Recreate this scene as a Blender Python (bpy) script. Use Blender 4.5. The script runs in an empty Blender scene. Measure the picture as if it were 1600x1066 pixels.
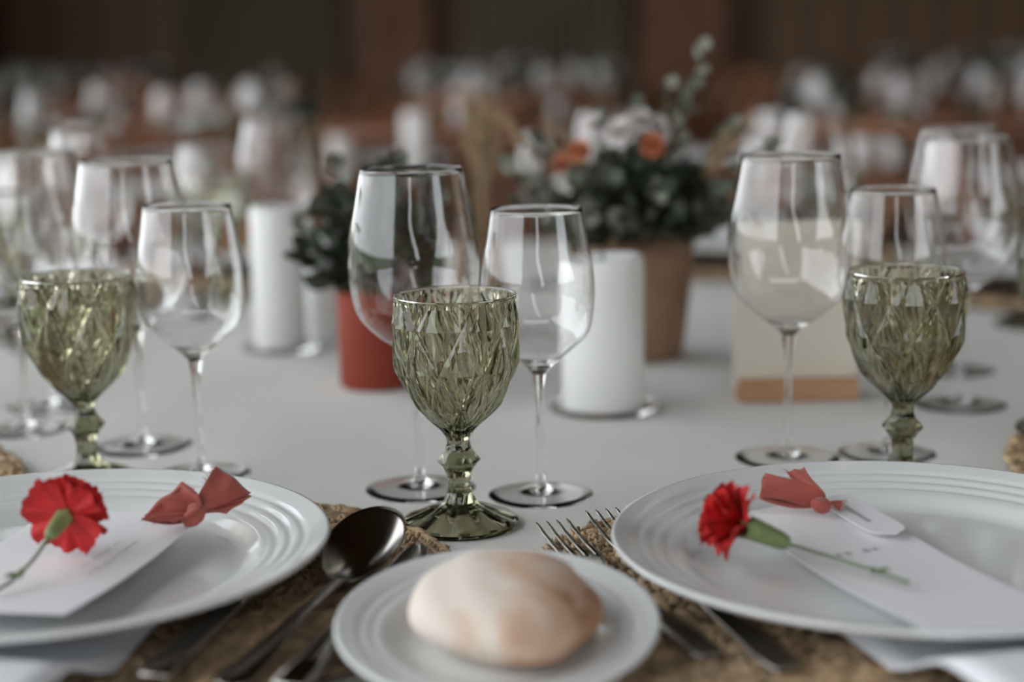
import bpy, bmesh, math, random
import numpy as np
from mathutils import Vector, Matrix, Quaternion

random.seed(7)
rng = np.random.default_rng(7)
SC = bpy.context.scene
COL = SC.collection
PI = math.pi
TZ = 0.76                                   # height of the table top

# ------------------------------------------------------------------ camera
cam_d = bpy.data.cameras.new('camera')
cam = bpy.data.objects.new('camera', cam_d)
COL.objects.link(cam)
cam_d.sensor_width = 36.0
cam_d.lens = 57.77
cam_d.clip_start = 0.02
cam_d.clip_end = 300
cam.matrix_world = (Matrix.Translation((0, 0, TZ + 0.307))
                    @ Matrix.Rotation(PI / 2 - 0.17679, 4, 'X')
                    @ Matrix.Rotation(-0.01872, 4, 'Z'))
cam_d.dof.use_dof = True
cam_d.dof.focus_distance = 1.02
cam_d.dof.aperture_fstop = 2.4
cam_d.dof.aperture_blades = 7
cam_d.dof.aperture_rotation = 0.3
SC.camera = cam

# ------------------------------------------------------------------ daylight
world = bpy.data.worlds.new('overcast_sky')
SC.world = world
world.use_nodes = True
bg = world.node_tree.nodes['Background']
bg.inputs[0].default_value = (0.93, 0.965, 1.0, 1)
bg.inputs[1].default_value = 6.2
SC.view_settings.view_transform = 'Standard'
SC.view_settings.look = 'None'
SC.view_settings.gamma = 1.0
SC.view_settings.use_curve_mapping = False
SC.view_settings.exposure = -0.85
SC.cycles.max_bounces = 16
SC.cycles.transmission_bounces = 16
SC.cycles.transparent_max_bounces = 16
SC.cycles.glossy_bounces = 6
SC.cycles.diffuse_bounces = 5
SC.cycles.caustics_refractive = True
SC.cycles.caustics_reflective = False
SC.cycles.blur_glossy = 0.0
SC.cycles.sample_clamp_indirect = 8.0
SC.cycles.use_denoising = True


def portal(name, loc, rot, sx, sy):          # marks a wall opening for the sky light
    l = bpy.data.lights.new(name, 'AREA')
    l.shape = 'RECTANGLE'
    l.size = sx
    l.size_y = sy
    l.cycles.is_portal = True
    o = bpy.data.objects.new(name, l)
    o.location = loc
    o.rotation_euler = rot
    COL.objects.link(o)


portal('opening_portal_side', (-3.62, 1.85, 2.5), (0, -PI / 2, 0), 4.2, 13.3)
portal('added_fill_portal', (0.5, -4.82, 5.4), (PI / 2, 0, PI), 8.0, 1.6)  # high opening added to the unseen wall for front fill light
portal('opening_portal_slit', (0.28, -4.82, 2.1), (PI / 2, 0, PI), 2.4, 2.7)
portal('opening_portal_tent', (4.62, -2.15, 2.2), (0, PI / 2, 0), 2.9, 4.8)


# ------------------------------------------------------------------ materials
def new_mat(name):
    m = bpy.data.materials.new(name)
    m.use_nodes = True
    nt = m.node_tree
    b = nt.nodes['Principled BSDF']
    return m, nt, b


def lin(c):
    return tuple(((v / 255) / 12.92 if v / 255 <= 0.04045 else ((v / 255 + 0.055) / 1.055) ** 2.4) for v in c)


def plain(name, col, rough=0.6, metal=0.0, var=0.0, scale=40, bump=0.0, bscale=200, spec=0.5, sheen=0.0, sss=0.0):
    m, nt, b = new_mat(name)
    c = (*col, 1)
    b.inputs['Base Color'].default_value = c
    b.inputs['Roughness'].default_value = rough
    b.inputs['Metallic'].default_value = metal
    b.inputs['Specular IOR Level'].default_value = spec
    if sheen:
        b.inputs['Sheen Weight'].default_value = sheen
    if sss:
        b.inputs['Subsurface Weight'].default_value = sss
        b.inputs['Subsurface Scale'].default_value = 0.01
    tc = nt.nodes.new('ShaderNodeTexCoord')
    if var:
        n = nt.nodes.new('ShaderNodeTexNoise')
        n.inputs['Scale'].default_value = scale
        n.inputs['Detail'].default_value = 4
        nt.links.new(tc.outputs['Object'], n.inputs['Vector'])
        r = nt.nodes.new('ShaderNodeValToRGB')
        r.color_ramp.elements[0].position = 0.3
        r.color_ramp.elements[1].position = 0.7
        r.color_ramp.elements[0].color = (*[max(0, v * (1 - var)) for v in col], 1)
        r.color_ramp.elements[1].color = (*[min(1, v * (1 + var)) for v in col], 1)
        nt.links.new(n.outputs['Fac'], r.inputs['Fac'])
        nt.links.new(r.outputs['Color'], b.inputs['Base Color'])
    if bump:
        n2 = nt.nodes.new('ShaderNodeTexNoise')
        n2.inputs['Scale'].default_value = bscale
        n2.inputs['Detail'].default_value = 3
        nt.links.new(tc.outputs['Object'], n2.inputs['Vector'])
        bp = nt.nodes.new('ShaderNodeBump')
        bp.inputs['Strength'].default_value = bump
        bp.inputs['Distance'].default_value = 0.002
        nt.links.new(n2.outputs['Fac'], bp.inputs['Height'])
        nt.links.new(bp.outputs['Normal'], b.inputs['Normal'])
    return m


def glass(name, col=(1, 1, 1), absorb=None, density=0.0):
    m, nt, b = new_mat(name)
    b.inputs['Base Color'].default_value = (*col, 1)
    b.inputs['Roughness'].default_value = 0.0
    b.inputs['IOR'].default_value = 1.5
    b.inputs['Transmission Weight'].default_value = 1.0
    if absorb:
        v = nt.nodes.new('ShaderNodeVolumeAbsorption')
        v.inputs['Color'].default_value = (*absorb, 1)
        v.inputs['Density'].default_value = density
        nt.links.new(v.outputs[0], nt.nodes['Material Output'].inputs['Volume'])
    return m


def linen(name, col, wr=0.25):
    m, nt, b = new_mat(name)
    b.inputs['Base Color'].default_value = (*col, 1)
    b.inputs['Roughness'].default_value = 0.9
    b.inputs['Specular IOR Level'].default_value = 0.15
    tc = nt.nodes.new('ShaderNodeTexCoord')
    h = None
    for rot in (0, PI / 2):
        mp = nt.nodes.new('ShaderNodeMapping')
        mp.inputs['Rotation'].default_value = (0, 0, rot)
        nt.links.new(tc.outputs['Object'], mp.inputs['Vector'])
        w = nt.nodes.new('ShaderNodeTexWave')
        w.inputs['Scale'].default_value = 420
        w.inputs['Distortion'].default_value = 1.5
        w.inputs['Detail'].default_value = 1
        nt.links.new(mp.outputs[0], w.inputs['Vector'])
        if h is None:
            h = w
        else:
            a = nt.nodes.new('ShaderNodeMath')
            a.operation = 'ADD'
            nt.links.new(h.outputs['Fac'], a.inputs[0])
            nt.links.new(w.outputs['Fac'], a.inputs[1])
            h2 = a
    n = nt.nodes.new('ShaderNodeTexNoise')
    n.inputs['Scale'].default_value = 6
    n.inputs['Detail'].default_value = 2
    nt.links.new(tc.outputs['Object'], n.inputs['Vector'])
    b1 = nt.nodes.new('ShaderNodeBump')
    b1.inputs['Strength'].default_value = 0.25
    b1.inputs['Distance'].default_value = 0.0006
    nt.links.new(h2.outputs[0], b1.inputs['Height'])
    b2 = nt.nodes.new('ShaderNodeBump')
    b2.inputs['Strength'].default_value = wr
    b2.inputs['Distance'].default_value = 0.02
    nt.links.new(n.outputs['Fac'], b2.inputs['Height'])
    nt.links.new(b1.outputs['Normal'], b2.inputs['Normal'])
    nt.links.new(b2.outputs['Normal'], b.inputs['Normal'])
    return m


def wood(name, c0, c1, scale=3.0, axis=(1, 12, 12), rough=0.55):
    m, nt, b = new_mat(name)
    tc = nt.nodes.new('ShaderNodeTexCoord')
    mp = nt.nodes.new('ShaderNodeMapping')
    mp.inputs['Scale'].default_value = axis
    nt.links.new(tc.outputs['Object'], mp.inputs['Vector'])
    n = nt.nodes.new('ShaderNodeTexNoise')
    n.inputs['Scale'].default_value = scale
    n.inputs['Detail'].default_value = 6
    nt.links.new(mp.outputs[0], n.inputs['Vector'])
    r = nt.nodes.new('ShaderNodeValToRGB')
    r.color_ramp.elements[0].position = 0.3
    r.color_ramp.elements[1].position = 0.7
    r.color_ramp.elements[0].color = (*c0, 1)
    r.color_ramp.elements[1].color = (*c1, 1)
    nt.links.new(n.outputs['Fac'], r.inputs['Fac'])
    nt.links.new(r.outputs['Color'], b.inputs['Base Color'])
    b.inputs['Roughness'].default_value = rough
    return m


def planks(name, c0, c1, width, length, rough=0.5, rot=0.0):
    m, nt, b = new_mat(name)
    tc = nt.nodes.new('ShaderNodeTexCoord')
    mp = nt.nodes.new('ShaderNodeMapping')
    mp.inputs['Rotation'].default_value = (0, 0, rot)
    nt.links.new(tc.outputs['Object'], mp.inputs['Vector'])
    br = nt.nodes.new('ShaderNodeTexBrick')
    br.inputs['Color1'].default_value = (*c0, 1)
    br.inputs['Color2'].default_value = (*c1, 1)
    br.inputs['Mortar'].default_value = (*[v * 0.8 for v in c0], 1)
    br.inputs['Scale'].default_value = 1.0
    br.inputs['Brick Width'].default_value = length
    br.inputs['Row Height'].default_value = width
    br.inputs['Mortar Size'].default_value = 0.004
    nt.links.new(mp.outputs[0], br.inputs['Vector'])
    nt.links.new(br.outputs['Color'], b.inputs['Base Color'])
    b.inputs['Roughness'].default_value = rough
    return m


M = {}
M['cloth'] = linen('ivory_linen', (0.735, 0.735, 0.705))
M['napkin'] = linen('white_napkin', (0.84, 0.86, 0.89), 0.15)
M['clear'] = glass('clear_glass')
M['olive'] = glass('olive_glass', (.755, .74, .62), (0.55, 0.56, 0.42), 95)
M['porcelain'] = plain('white_porcelain', (0.72, 0.735, 0.728), 0.09, spec=0.5)
M['steel'] = plain('dark_polished_steel', (0.36, 0.34, 0.32), 0.16, metal=1.0)
M['straw'] = plain('woven_seagrass', (0.42, 0.295, 0.175), 0.75, var=0.55, scale=70, bump=0.5, bscale=500)
M['straw_gap_shade'] = plain('seagrass_gap_shade', (0.085, 0.052, 0.028), 0.9)  # dark tone puts the shade between braid strands into the colour
M['card'] = plain('white_card', (0.80, 0.80, 0.82), 0.7, bump=0.05, bscale=900)
M['ink'] = plain('grey_ink', (0.30, 0.30, 0.30), 0.8)
M['ribbon'] = plain('dusty_red_chiffon', (0.42, 0.085, 0.06), 0.75, var=0.12, scale=60, sheen=0.35, bump=0.12, bscale=1500)
_nt = M['ribbon'].node_tree
_mx = _nt.nodes.new('ShaderNodeMixShader')
_mx.inputs[0].default_value = 0.16
_tp = _nt.nodes.new('ShaderNodeBsdfTransparent')
_nt.links.new(_nt.nodes['Principled BSDF'].outputs[0], _mx.inputs[1])
_nt.links.new(_tp.outputs[0], _mx.inputs[2])
_nt.links.new(_mx.outputs[0], _nt.nodes['Material Output'].inputs['Surface'])
M['petal'] = plain('carnation_red', (0.52, 0.014, 0.014), 0.65, var=0.25, scale=70)
M['calyx'] = plain('carnation_calyx', (0.20, 0.26, 0.10), 0.55, var=0.35, scale=60)
M['stem'] = plain('green_stem', (0.16, 0.20, 0.11), 0.6, var=0.2)
M['wax'] = plain('white_wax', (0.78, 0.79, 0.785), 0.45, sss=0.3)
M['wick'] = plain('candle_wick', (0.05, 0.045, 0.04), 0.9)
M['terracotta'] = plain('rust_terracotta', (0.235, 0.032, 0.013), 0.75, var=0.12, scale=25)
M['clay'] = plain('tan_clay', (0.21, 0.122, 0.07), 0.8, var=0.18, scale=22)
M['soil'] = plain('potting_soil', (0.03, 0.022, 0.016), 0.95)
M['leaf_dark'] = plain('dark_green_leaf', (0.026, 0.036, 0.019), 0.5, var=0.4, scale=25)
M['leaf_grey'] = plain('grey_green_leaf', (0.115, 0.135, 0.096), 0.6, var=0.3, scale=25)
M['leaf_pale'] = plain('pale_silver_leaf', (0.28, 0.30, 0.24), 0.65, var=0.2, scale=25)
M['white_petal'] = plain('white_petal', (0.74, 0.71, 0.69), 0.7, var=0.08)
M['pink_petal'] = plain('blush_petal', (0.62, 0.50, 0.46), 0.7, var=0.08)
M['orange_petal'] = plain('orange_petal', (0.52, 0.17, 0.08), 0.65, var=0.15)
M['dried'] = plain('dried_grass', (0.40, 0.29, 0.17), 0.85, var=0.25)
M['paper'] = plain('cream_paper', (0.62, 0.57, 0.48), 0.8)
M['lightwood'] = wood('light_oak', (0.36, 0.19, 0.10), (0.46, 0.26, 0.14), 4, (2, 20, 20))
M['chairwood'] = wood('chestnut_wood', (0.13, 0.052, 0.022), (0.27, 0.115, 0.05), 5, (6, 6, 1))
M['fartable'] = wood('reddish_table_wood', (0.16, 0.062, 0.028), (0.26, 0.105, 0.05), 3, (1, 10, 10), 0.4)
M['tablewood'] = wood('table_wood', (0.2, 0.12, 0.06), (0.28, 0.17, 0.09))
M['wall'] = planks('dark_timber_boarding', (0.16, 0.094, 0.052), (0.175, 0.104, 0.059), 0.16, 3.0, 0.7, PI / 2)
M['wallgreen'] = plain('dark_olive_curtain', (0.125, 0.10, 0.066), 0.9, var=0.2, scale=3)
M['wallred'] = plain('dark_red_brick_pier', (0.185, 0.090, 0.056), 0.9, var=0.3, scale=8)
M['ceiling'] = planks('ceiling_boards', (0.05, 0.028, 0.016), (0.07, 0.04, 0.022), 0.18, 4.0, 0.6)
M['beam'] = wood('warm_lit_beam_wood', (0.30, 0.13, 0.05), (0.40, 0.19, 0.08), 2)  # bright orange tone paints warm light onto the wooden beams
M['floor'] = planks('brown_floorboards', (0.16, 0.07, 0.032), (0.22, 0.10, 0.05), 0.14, 1.8, 0.45, PI / 2)
M['ground'] = plain('outside_lawn', (0.10, 0.13, 0.06), 0.95, var=0.3, scale=1.0)


def bread_mat():
    m, nt, b = new_mat('floury_crust')
    tc = nt.nodes.new('ShaderNodeTexCoord')
    n = nt.nodes.new('ShaderNodeTexNoise')
    n.inputs['Scale'].default_value = 20
    n.inputs['Detail'].default_value = 3
    n.inputs['Distortion'].default_value = 0.8
    nt.links.new(tc.outputs['Object'], n.inputs['Vector'])
    sx = nt.nodes.new('ShaderNodeSeparateXYZ')
    nt.links.new(tc.outputs['Object'], sx.inputs[0])
    ma = nt.nodes.new('ShaderNodeMath')
    ma.operation = 'MULTIPLY_ADD'
    ma.inputs[1].default_value = 4.2
    nt.links.new(sx.outputs[0], ma.inputs[0])
    nt.links.new(n.outputs['Fac'], ma.inputs[2])
    r = nt.nodes.new('ShaderNodeValToRGB')
    e = r.color_ramp.elements
    e[0].position = 0.40
    e[0].color = (0.74, 0.66, 0.58, 1)
    e[1].position = 0.76
    e[1].color = (0.42, 0.23, 0.13, 1)
    k = r.color_ramp.elements.new(0.55)
    k.color = (0.66, 0.48, 0.36, 1)
    nt.links.new(ma.outputs[0], r.inputs['Fac'])
    nt.links.new(r.outputs['Color'], b.inputs['Base Color'])
    b.inputs['Roughness'].default_value = 0.85
    b.inputs['Specular IOR Level'].default_value = 0.2
    n2 = nt.nodes.new('ShaderNodeTexNoise')
    n2.inputs['Scale'].default_value = 220
    nt.links.new(tc.outputs['Object'], n2.inputs['Vector'])
    bp = nt.nodes.new('ShaderNodeBump')
    bp.inputs['Strength'].default_value = 0.2
    bp.inputs['Distance'].default_value = 0.001
    nt.links.new(n2.outputs['Fac'], bp.inputs['Height'])
    nt.links.new(bp.outputs['Normal'], b.inputs['Normal'])
    return m


M['bread'] = bread_mat()


# ------------------------------------------------------------------ helpers
def mesh(name, v, f, mat, smooth=True):
    me = bpy.data.meshes.new(name)
    me.from_pydata([tuple(p) for p in v], [], [tuple(q) for q in f])
    me.materials.append(M[mat])
    if smooth:
        me.polygons.foreach_set('use_smooth', [True] * len(me.polygons))
    me.update()
    return me


def fix_normals(me):
    bm = bmesh.new()
    bm.from_mesh(me)
    bmesh.ops.recalc_face_normals(bm, faces=bm.faces)
    bm.to_mesh(me)
    bm.free()
    return me


def put(name, me, parent=None, loc=(0, 0, 0), rot=None, scale=None):
    o = bpy.data.objects.new(name, me)
    COL.objects.link(o)
    o.location = loc
    if rot is not None:
        if isinstance(rot, Quaternion):
            o.rotation_mode = 'QUATERNION'
            o.rotation_quaternion = rot
        else:
            o.rotation_euler = rot
    if scale is not None:
        o.scale = (scale, scale, scale) if not hasattr(scale, '__len__') else scale
    if parent is not None:
        o.parent = parent
    return o


def tag(o, label, cat, group=None, kind=None):
    o['label'] = label
    o['category'] = cat
    if group:
        o['group'] = group
    if kind:
        o['kind'] = kind
    return o


def thing(name, label, cat, loc=(0, 0, 0), rz=0.0, group=None):
    o = put(name, None, None, loc, (0, 0, rz))
    return tag(o, label, cat, group)


def struct(name, me, loc=(0, 0, 0), rot=None):
    o = put(name, me, None, loc, rot)
    o['kind'] = 'structure'
    return o


def copy_tree(o, parent=None):
    c = o.copy()
    COL.objects.link(c)
    c.parent = parent
    for ch in o.children:
        copy_tree(ch, c)
    return c


def spline(pts, n=8):
    p = [np.array(q, float) for q in pts]
    p = [2 * p[0] - p[1]] + p + [2 * p[-1] - p[-2]]
    out = []
    for i in range(1, len(p) - 2):
        for k in range(n):
            t = k / n
            a, b, c, d = p[i - 1], p[i], p[i + 1], p[i + 2]
            out.append(0.5 * ((2 * b) + (c - a) * t + (2 * a - 5 * b + 4 * c - d) * t * t + (-a + 3 * b - 3 * c + d) * t ** 3))
    out.append(p[-2])
    return out


def revolve(prof, seg=48, shape=None):
    """profile of (r,z); r==0 points become poles; shape(r,z,theta,i)->(r,z)"""
    v, f, rows = [], [], []
    for i, (r, z) in enumerate(prof):
        if r <= 1e-7:
            rows.append([len(v)])
            v.append((0, 0, z))
        else:
            row = []
            for k in range(seg):
                th = 2 * PI * k / seg
                rr, zz = shape(r, z, th, i) if shape else (r, z)
                row.append(len(v))
                v.append((rr * math.cos(th), rr * math.sin(th), zz))
            rows.append(row)
    for a, b in zip(rows, rows[1:]):
        if len(a) == 1 and len(b) == 1:
            continue
        for k in range(seg):
            k2 = (k + 1) % seg
            if len(a) == 1:
                f.append((a[0], b[k2], b[k]))
            elif len(b) == 1:
                f.append((a[k], a[k2], b[0]))
            else:
                f.append((a[k], a[k2], b[k2], b[k]))
    return v, f


def tube(pts, rad, seg=8, caps=True):
    pts = [Vector(p) for p in pts]
    n = len(pts)
    if not hasattr(rad, '__len__'):
        rad = [rad] * n
    v, f = [], []
    up = Vector((0.13, 0.27, 1)).normalized()
    for i, p in enumerate(pts):
        d = (pts[min(i + 1, n - 1)] - pts[max(i - 1, 0)]).normalized()
        a = d.cross(up)
        if a.length < 1e-3:
            a = d.cross(Vector((1, 0, 0)))
        a.normalize()
        b = d.cross(a)
        for k in range(seg):
            t = 2 * PI * k / seg
            v.append(p + (a * math.cos(t) + b * math.sin(t)) * rad[i])
    for i in range(n - 1):
        for k in range(seg):
            k2 = (k + 1) % seg
            f.append((i * seg + k, i * seg + k2, (i + 1) * seg + k2, (i + 1) * seg + k))
    if caps:
        f.append(tuple(range(seg))[::-1])
        f.append(tuple((n - 1) * seg + k for k in range(seg)))
    return v, f


def loft(secs, seg=12, power=1.0):
    """sections (x,y,z,half width,half thickness) along y"""
    v, f = [], []
    for (x, y, z, w, t) in secs:
        for k in range(seg):
            a = 2 * PI * k / seg
            ca, sa = math.cos(a), math.sin(a)
            ca = math.copysign(abs(ca) ** power, ca)
            sa = math.copysign(abs(sa) ** power, sa)
            v.append((x + w * ca, y, z + t * sa))
    n = len(secs)
    for i in range(n - 1):
        for k in range(seg):
            k2 = (k + 1) % seg
            f.append((i * seg + k, (i + 1) * seg + k, (i + 1) * seg + k2, i * seg + k2))
    f.append(tuple(range(seg)))
    f.append(tuple((n - 1) * seg + k for k in range(seg))[::-1])
    return v, f


def join(*vf):
    v, f = [], []
    for a, b in vf:
        o = len(v)
        v += [tuple(p) for p in a]
        f += [tuple(i + o for i in q) for q in b]
    return v, f


def box(x0, x1, y0, y1, z0, z1):
    v = [(x0, y0, z0), (x1, y0, z0), (x1, y1, z0), (x0, y1, z0), (x0, y0, z1), (x1, y0, z1), (x1, y1, z1), (x0, y1, z1)]
    f = [(0, 3, 2, 1), (4, 5, 6, 7), (0, 1, 5, 4), (1, 2, 6, 5), (2, 3, 7, 6), (3, 0, 4, 7)]
    return v, f


def prism_xz(poly, y0, y1):
    n = len(poly)
    v = [(x, y0, z) for x, z in poly] + [(x, y1, z) for x, z in poly]
    f = [tuple(range(n)), tuple(range(2 * n - 1, n - 1, -1))]
    f += [(k, k + n, (k + 1) % n + n, (k + 1) % n) for k in range(n)]
    return v, f


def rot_to(d, up=(0, 0, 1)):
    return Vector(up).rotation_difference(Vector(d).normalized())


# ------------------------------------------------------------------ the hall
struct('floor', mesh('floor', *box(-3.75, 4.75, -4.95, 12.15, -0.08, 0.0), 'floor', False))
struct('ceiling', mesh('ceiling', *box(-3.75, 4.75, -4.95, 12.15, 6.5, 6.6), 'ceiling', False))
struct('wall_left', fix_normals(mesh('wall_left', *join(
    box(-3.75, -3.6, -4.95, 12.15, 0, 0.4), box(-3.75, -3.6, -4.95, 12.15, 4.6, 6.5),
    box(-3.75, -3.6, -4.95, -4.8, 0.4, 4.6), box(-3.75, -3.6, 8.5, 12.15, 0.4, 4.6)), 'wall', False)))


def prism_yz(poly, x0, x1):
    v, f = prism_xz(poly, x0, x1)
    return [(b, a, c) for a, b, c in v], f


struct('wall_right', fix_normals(mesh('wall_right', *join(
    prism_yz([(-4.95, 0), (12.15, 0), (12.15, .8), (-4.95, .8)], 4.6, 4.75),
    prism_yz([(-4.95, .8), (-4.5, .8), (-2.0, 3.6), (-2.0, 6.5), (-4.95, 6.5)], 4.6, 4.75),
    prism_yz([(.2, .8), (12.15, .8), (12.15, 6.5), (-2.0, 6.5), (-2.0, 3.6)], 4.6, 4.75)), 'wall', False)))
struct('wall_back', mesh('wall_back', *box(-3.6, 4.6, 12.0, 12.15, 0, 6.5), 'wall', False))
yb0, yb1 = -4.95, -4.8
struct('wall_front', fix_normals(mesh('wall_front', *join(
    prism_xz([(-3.6, 0), (.75, 0), (.75, .8), (-.9, 3.4), (-.9, 4.6), (-3.6, 4.6)], yb0, yb1),
    prism_xz([(-.9, 3.4), (-.35, 3.4), (-.35, 4.6), (-.9, 4.6)], yb0, yb1),
    prism_xz([(.75, 0), (1.45, 0), (1.45, .8), (.75, .8)], yb0, yb1),
    prism_xz([(1.45, 0), (4.6, 0), (4.6, 4.6), (-.35, 4.6), (-.35, 3.4), (1.45, .8)], yb0, yb1),
    prism_xz([(-3.6, 6.2), (4.6, 6.2), (4.6, 6.5), (-3.6, 6.5)], yb0, yb1),  # the gap beneath this band is an opening added for fill light
    prism_xz([(-3.6, 4.6), (-3.5, 4.6), (-3.5, 6.2), (-3.6, 6.2)], yb0, yb1),
    prism_xz([(4.5, 4.6), (4.6, 4.6), (4.6, 6.2), (4.5, 6.2)], yb0, yb1)), 'wall', False)))
for k, y in enumerate(np.arange(-4.4, 12, .92)):
    struct('trim_%d' % (k + 1), mesh('ceiling_beam', *box(-3.6, 4.6, y - .05, y + .05, 6.36, 6.5), 'beam', False))
struct('trim_30', mesh('pier', *box(0.95, 1.55, 11.7, 12.0, 0, 6.5), 'wallred', False))
struct('trim_31', mesh('pier', *box(-1.0, -0.55, 11.7, 12.0, 0, 6.5), 'wallred', False))


def drape_panel(x0, x1, y, z0, z1, amp=.03, folds=14):
    v, f = [], []
    n = 72
    for j, z in enumerate((z0, z1)):
        for i in range(n + 1):
            t = i / n
            v.append((x0 + (x1 - x0) * t, y + amp * math.sin(t * folds * 2 * PI), z))
    for i in range(n):
        f.append((i, i + 1, n + 2 + i, n + 1 + i))
    return v, f


o = put('curtain', mesh('curtain', *drape_panel(-2.3, -1.2, 11.85, 0.02, 3.9), 'wallgreen'))
tag(o, 'dark olive curtain hanging on the timber wall at the back', 'curtain')
o = put('curtain', mesh('curtain', *drape_panel(-.3, .85, 11.85, 0.02, 3.9), 'wallgreen'))
tag(o, 'dark olive curtain beside the dark red pier at the back', 'curtain')
struct('ground', mesh('ground', *box(-60, 60, -60, 60, -.5, -.1), 'ground', False))

# ------------------------------------------------------------------ tables
CX, CY, TR = 0.0, 1.62, 1.02


def cloth_mesh(name, R, drop, seg=192, seed=0):
    r = np.random.default_rng(seed)
    ph = r.uniform(0, 6.28, 4)
    prof = [(0, 0), (R * .3, 0), (R * .6, 0), (R * .85, 0), (R * .97, 0), (R - .004, -.001), (R, -.006), (R + .004, -.03),
            (R + .008, -.12), (R + .012, -drop * .5), (R + .014, -drop * .8), (R + .016, -drop)]

    def shp(rr, z, th, i):
        if z < -.02:
            k = min(1, -z / drop * 1.2)
            rr += k * (.035 * (1 + math.sin(14 * th + ph[0])) * .8 + .014 * math.sin(25 * th + ph[1]))
        return rr, z
    return mesh(name, *revolve(prof, seg, shp), 'cloth')


t = thing('banquet_table', 'round banquet table under the linen cloth in the foreground', 'table', (CX, CY, 0))
put('tabletop', mesh('tabletop', *revolve([(0, TZ - .034), (TR - .02, TZ - .034), (TR - .012, TZ - .02), (TR - .02, TZ - .004), (0, TZ - .004)], 64), 'tablewood'), t)
legm = mesh('leg', *tube([(0, 0, 0), (0, 0, TZ - .034)], .022, 10), 'tablewood')
for a in range(4):
    put('leg', legm, t, (.62 * math.cos(a * PI / 2 + .7), .62 * math.sin(a * PI / 2 + .7), 0))
tag(put('tablecloth', cloth_mesh('tablecloth', TR, .62), None, (CX, CY, TZ)),
    'off-white linen tablecloth on the foreground round table', 'tablecloth')


# ------------------------------------------------------------------ glassware
def wine_meshes(h, rr, rmax, zmax, zb, rs, rf, tag_, seg=56):
    w = .0008
    outer = spline([(rs + .0006, zb - .004), (rs + .006, zb + .002), (rmax * .62, zb + .014), (rmax * .9, zb + (zmax - zb) * .55),
                    (rmax, zmax), (rmax * .985, zmax + (h - zmax) * .35), (rr + (rmax - rr) * .42, zmax + (h - zmax) * .7), (rr, h - .0004)], 6)
    inner = [(max(r - w, .0002), z) for r, z in outer if z > zb + .007][::-1]
    bowl = [tuple(p) for p in outer] + [(rr - w * .25, h - .0001), (rr - w * .75, h - .0001)] + inner + [(rmax * .3, zb + .0062), (0, zb + .0055)]
    stem = [tuple(p) for p in spline([(rs * .95, .0085), (rs * .72, .016), (rs * .62, .035), (rs * .62, zb * .55), (rs * .75, zb * .8), (rs + .0006, zb - .004)], 5)]
    foot = [(0, .0036), (rf * .25, .0030), (rf * .5, .0018), (rf * .8, .0005), (rf - .0005, .0), (rf, .0003), (rf - .0005, .0006), (rf * .8, .0014), (rf * .5, .0028), (rf * .25, .0044), (rs * 1.25, .0066), (rs * .95, .0085)]
    return {'bowl': mesh(tag_ + '_bowl', *revolve(bowl, seg), 'clear'),
            'stem': mesh(tag_ + '_stem', *revolve(stem, 24), 'clear'),
            'foot': mesh(tag_ + '_foot', *revolve(foot, seg), 'clear')}


BIG = wine_meshes(.227, .0355, .0450, .152, .098, .0046, .039, 'red_wine_glass')
SMALL = wine_meshes(.200, .0313, .0388, .136, .090, .0042, .0365, 'white_wine_glass')


def wine_glass(kind, x, y, label, group=None, rz=0.0):
    o = thing('wine_glass', label, 'wine glass', (x, y, TZ), rz, group)
    for k, m_ in (BIG if kind == 'big' else SMALL).items():
        put(k, m_, o)
    return o


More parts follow.
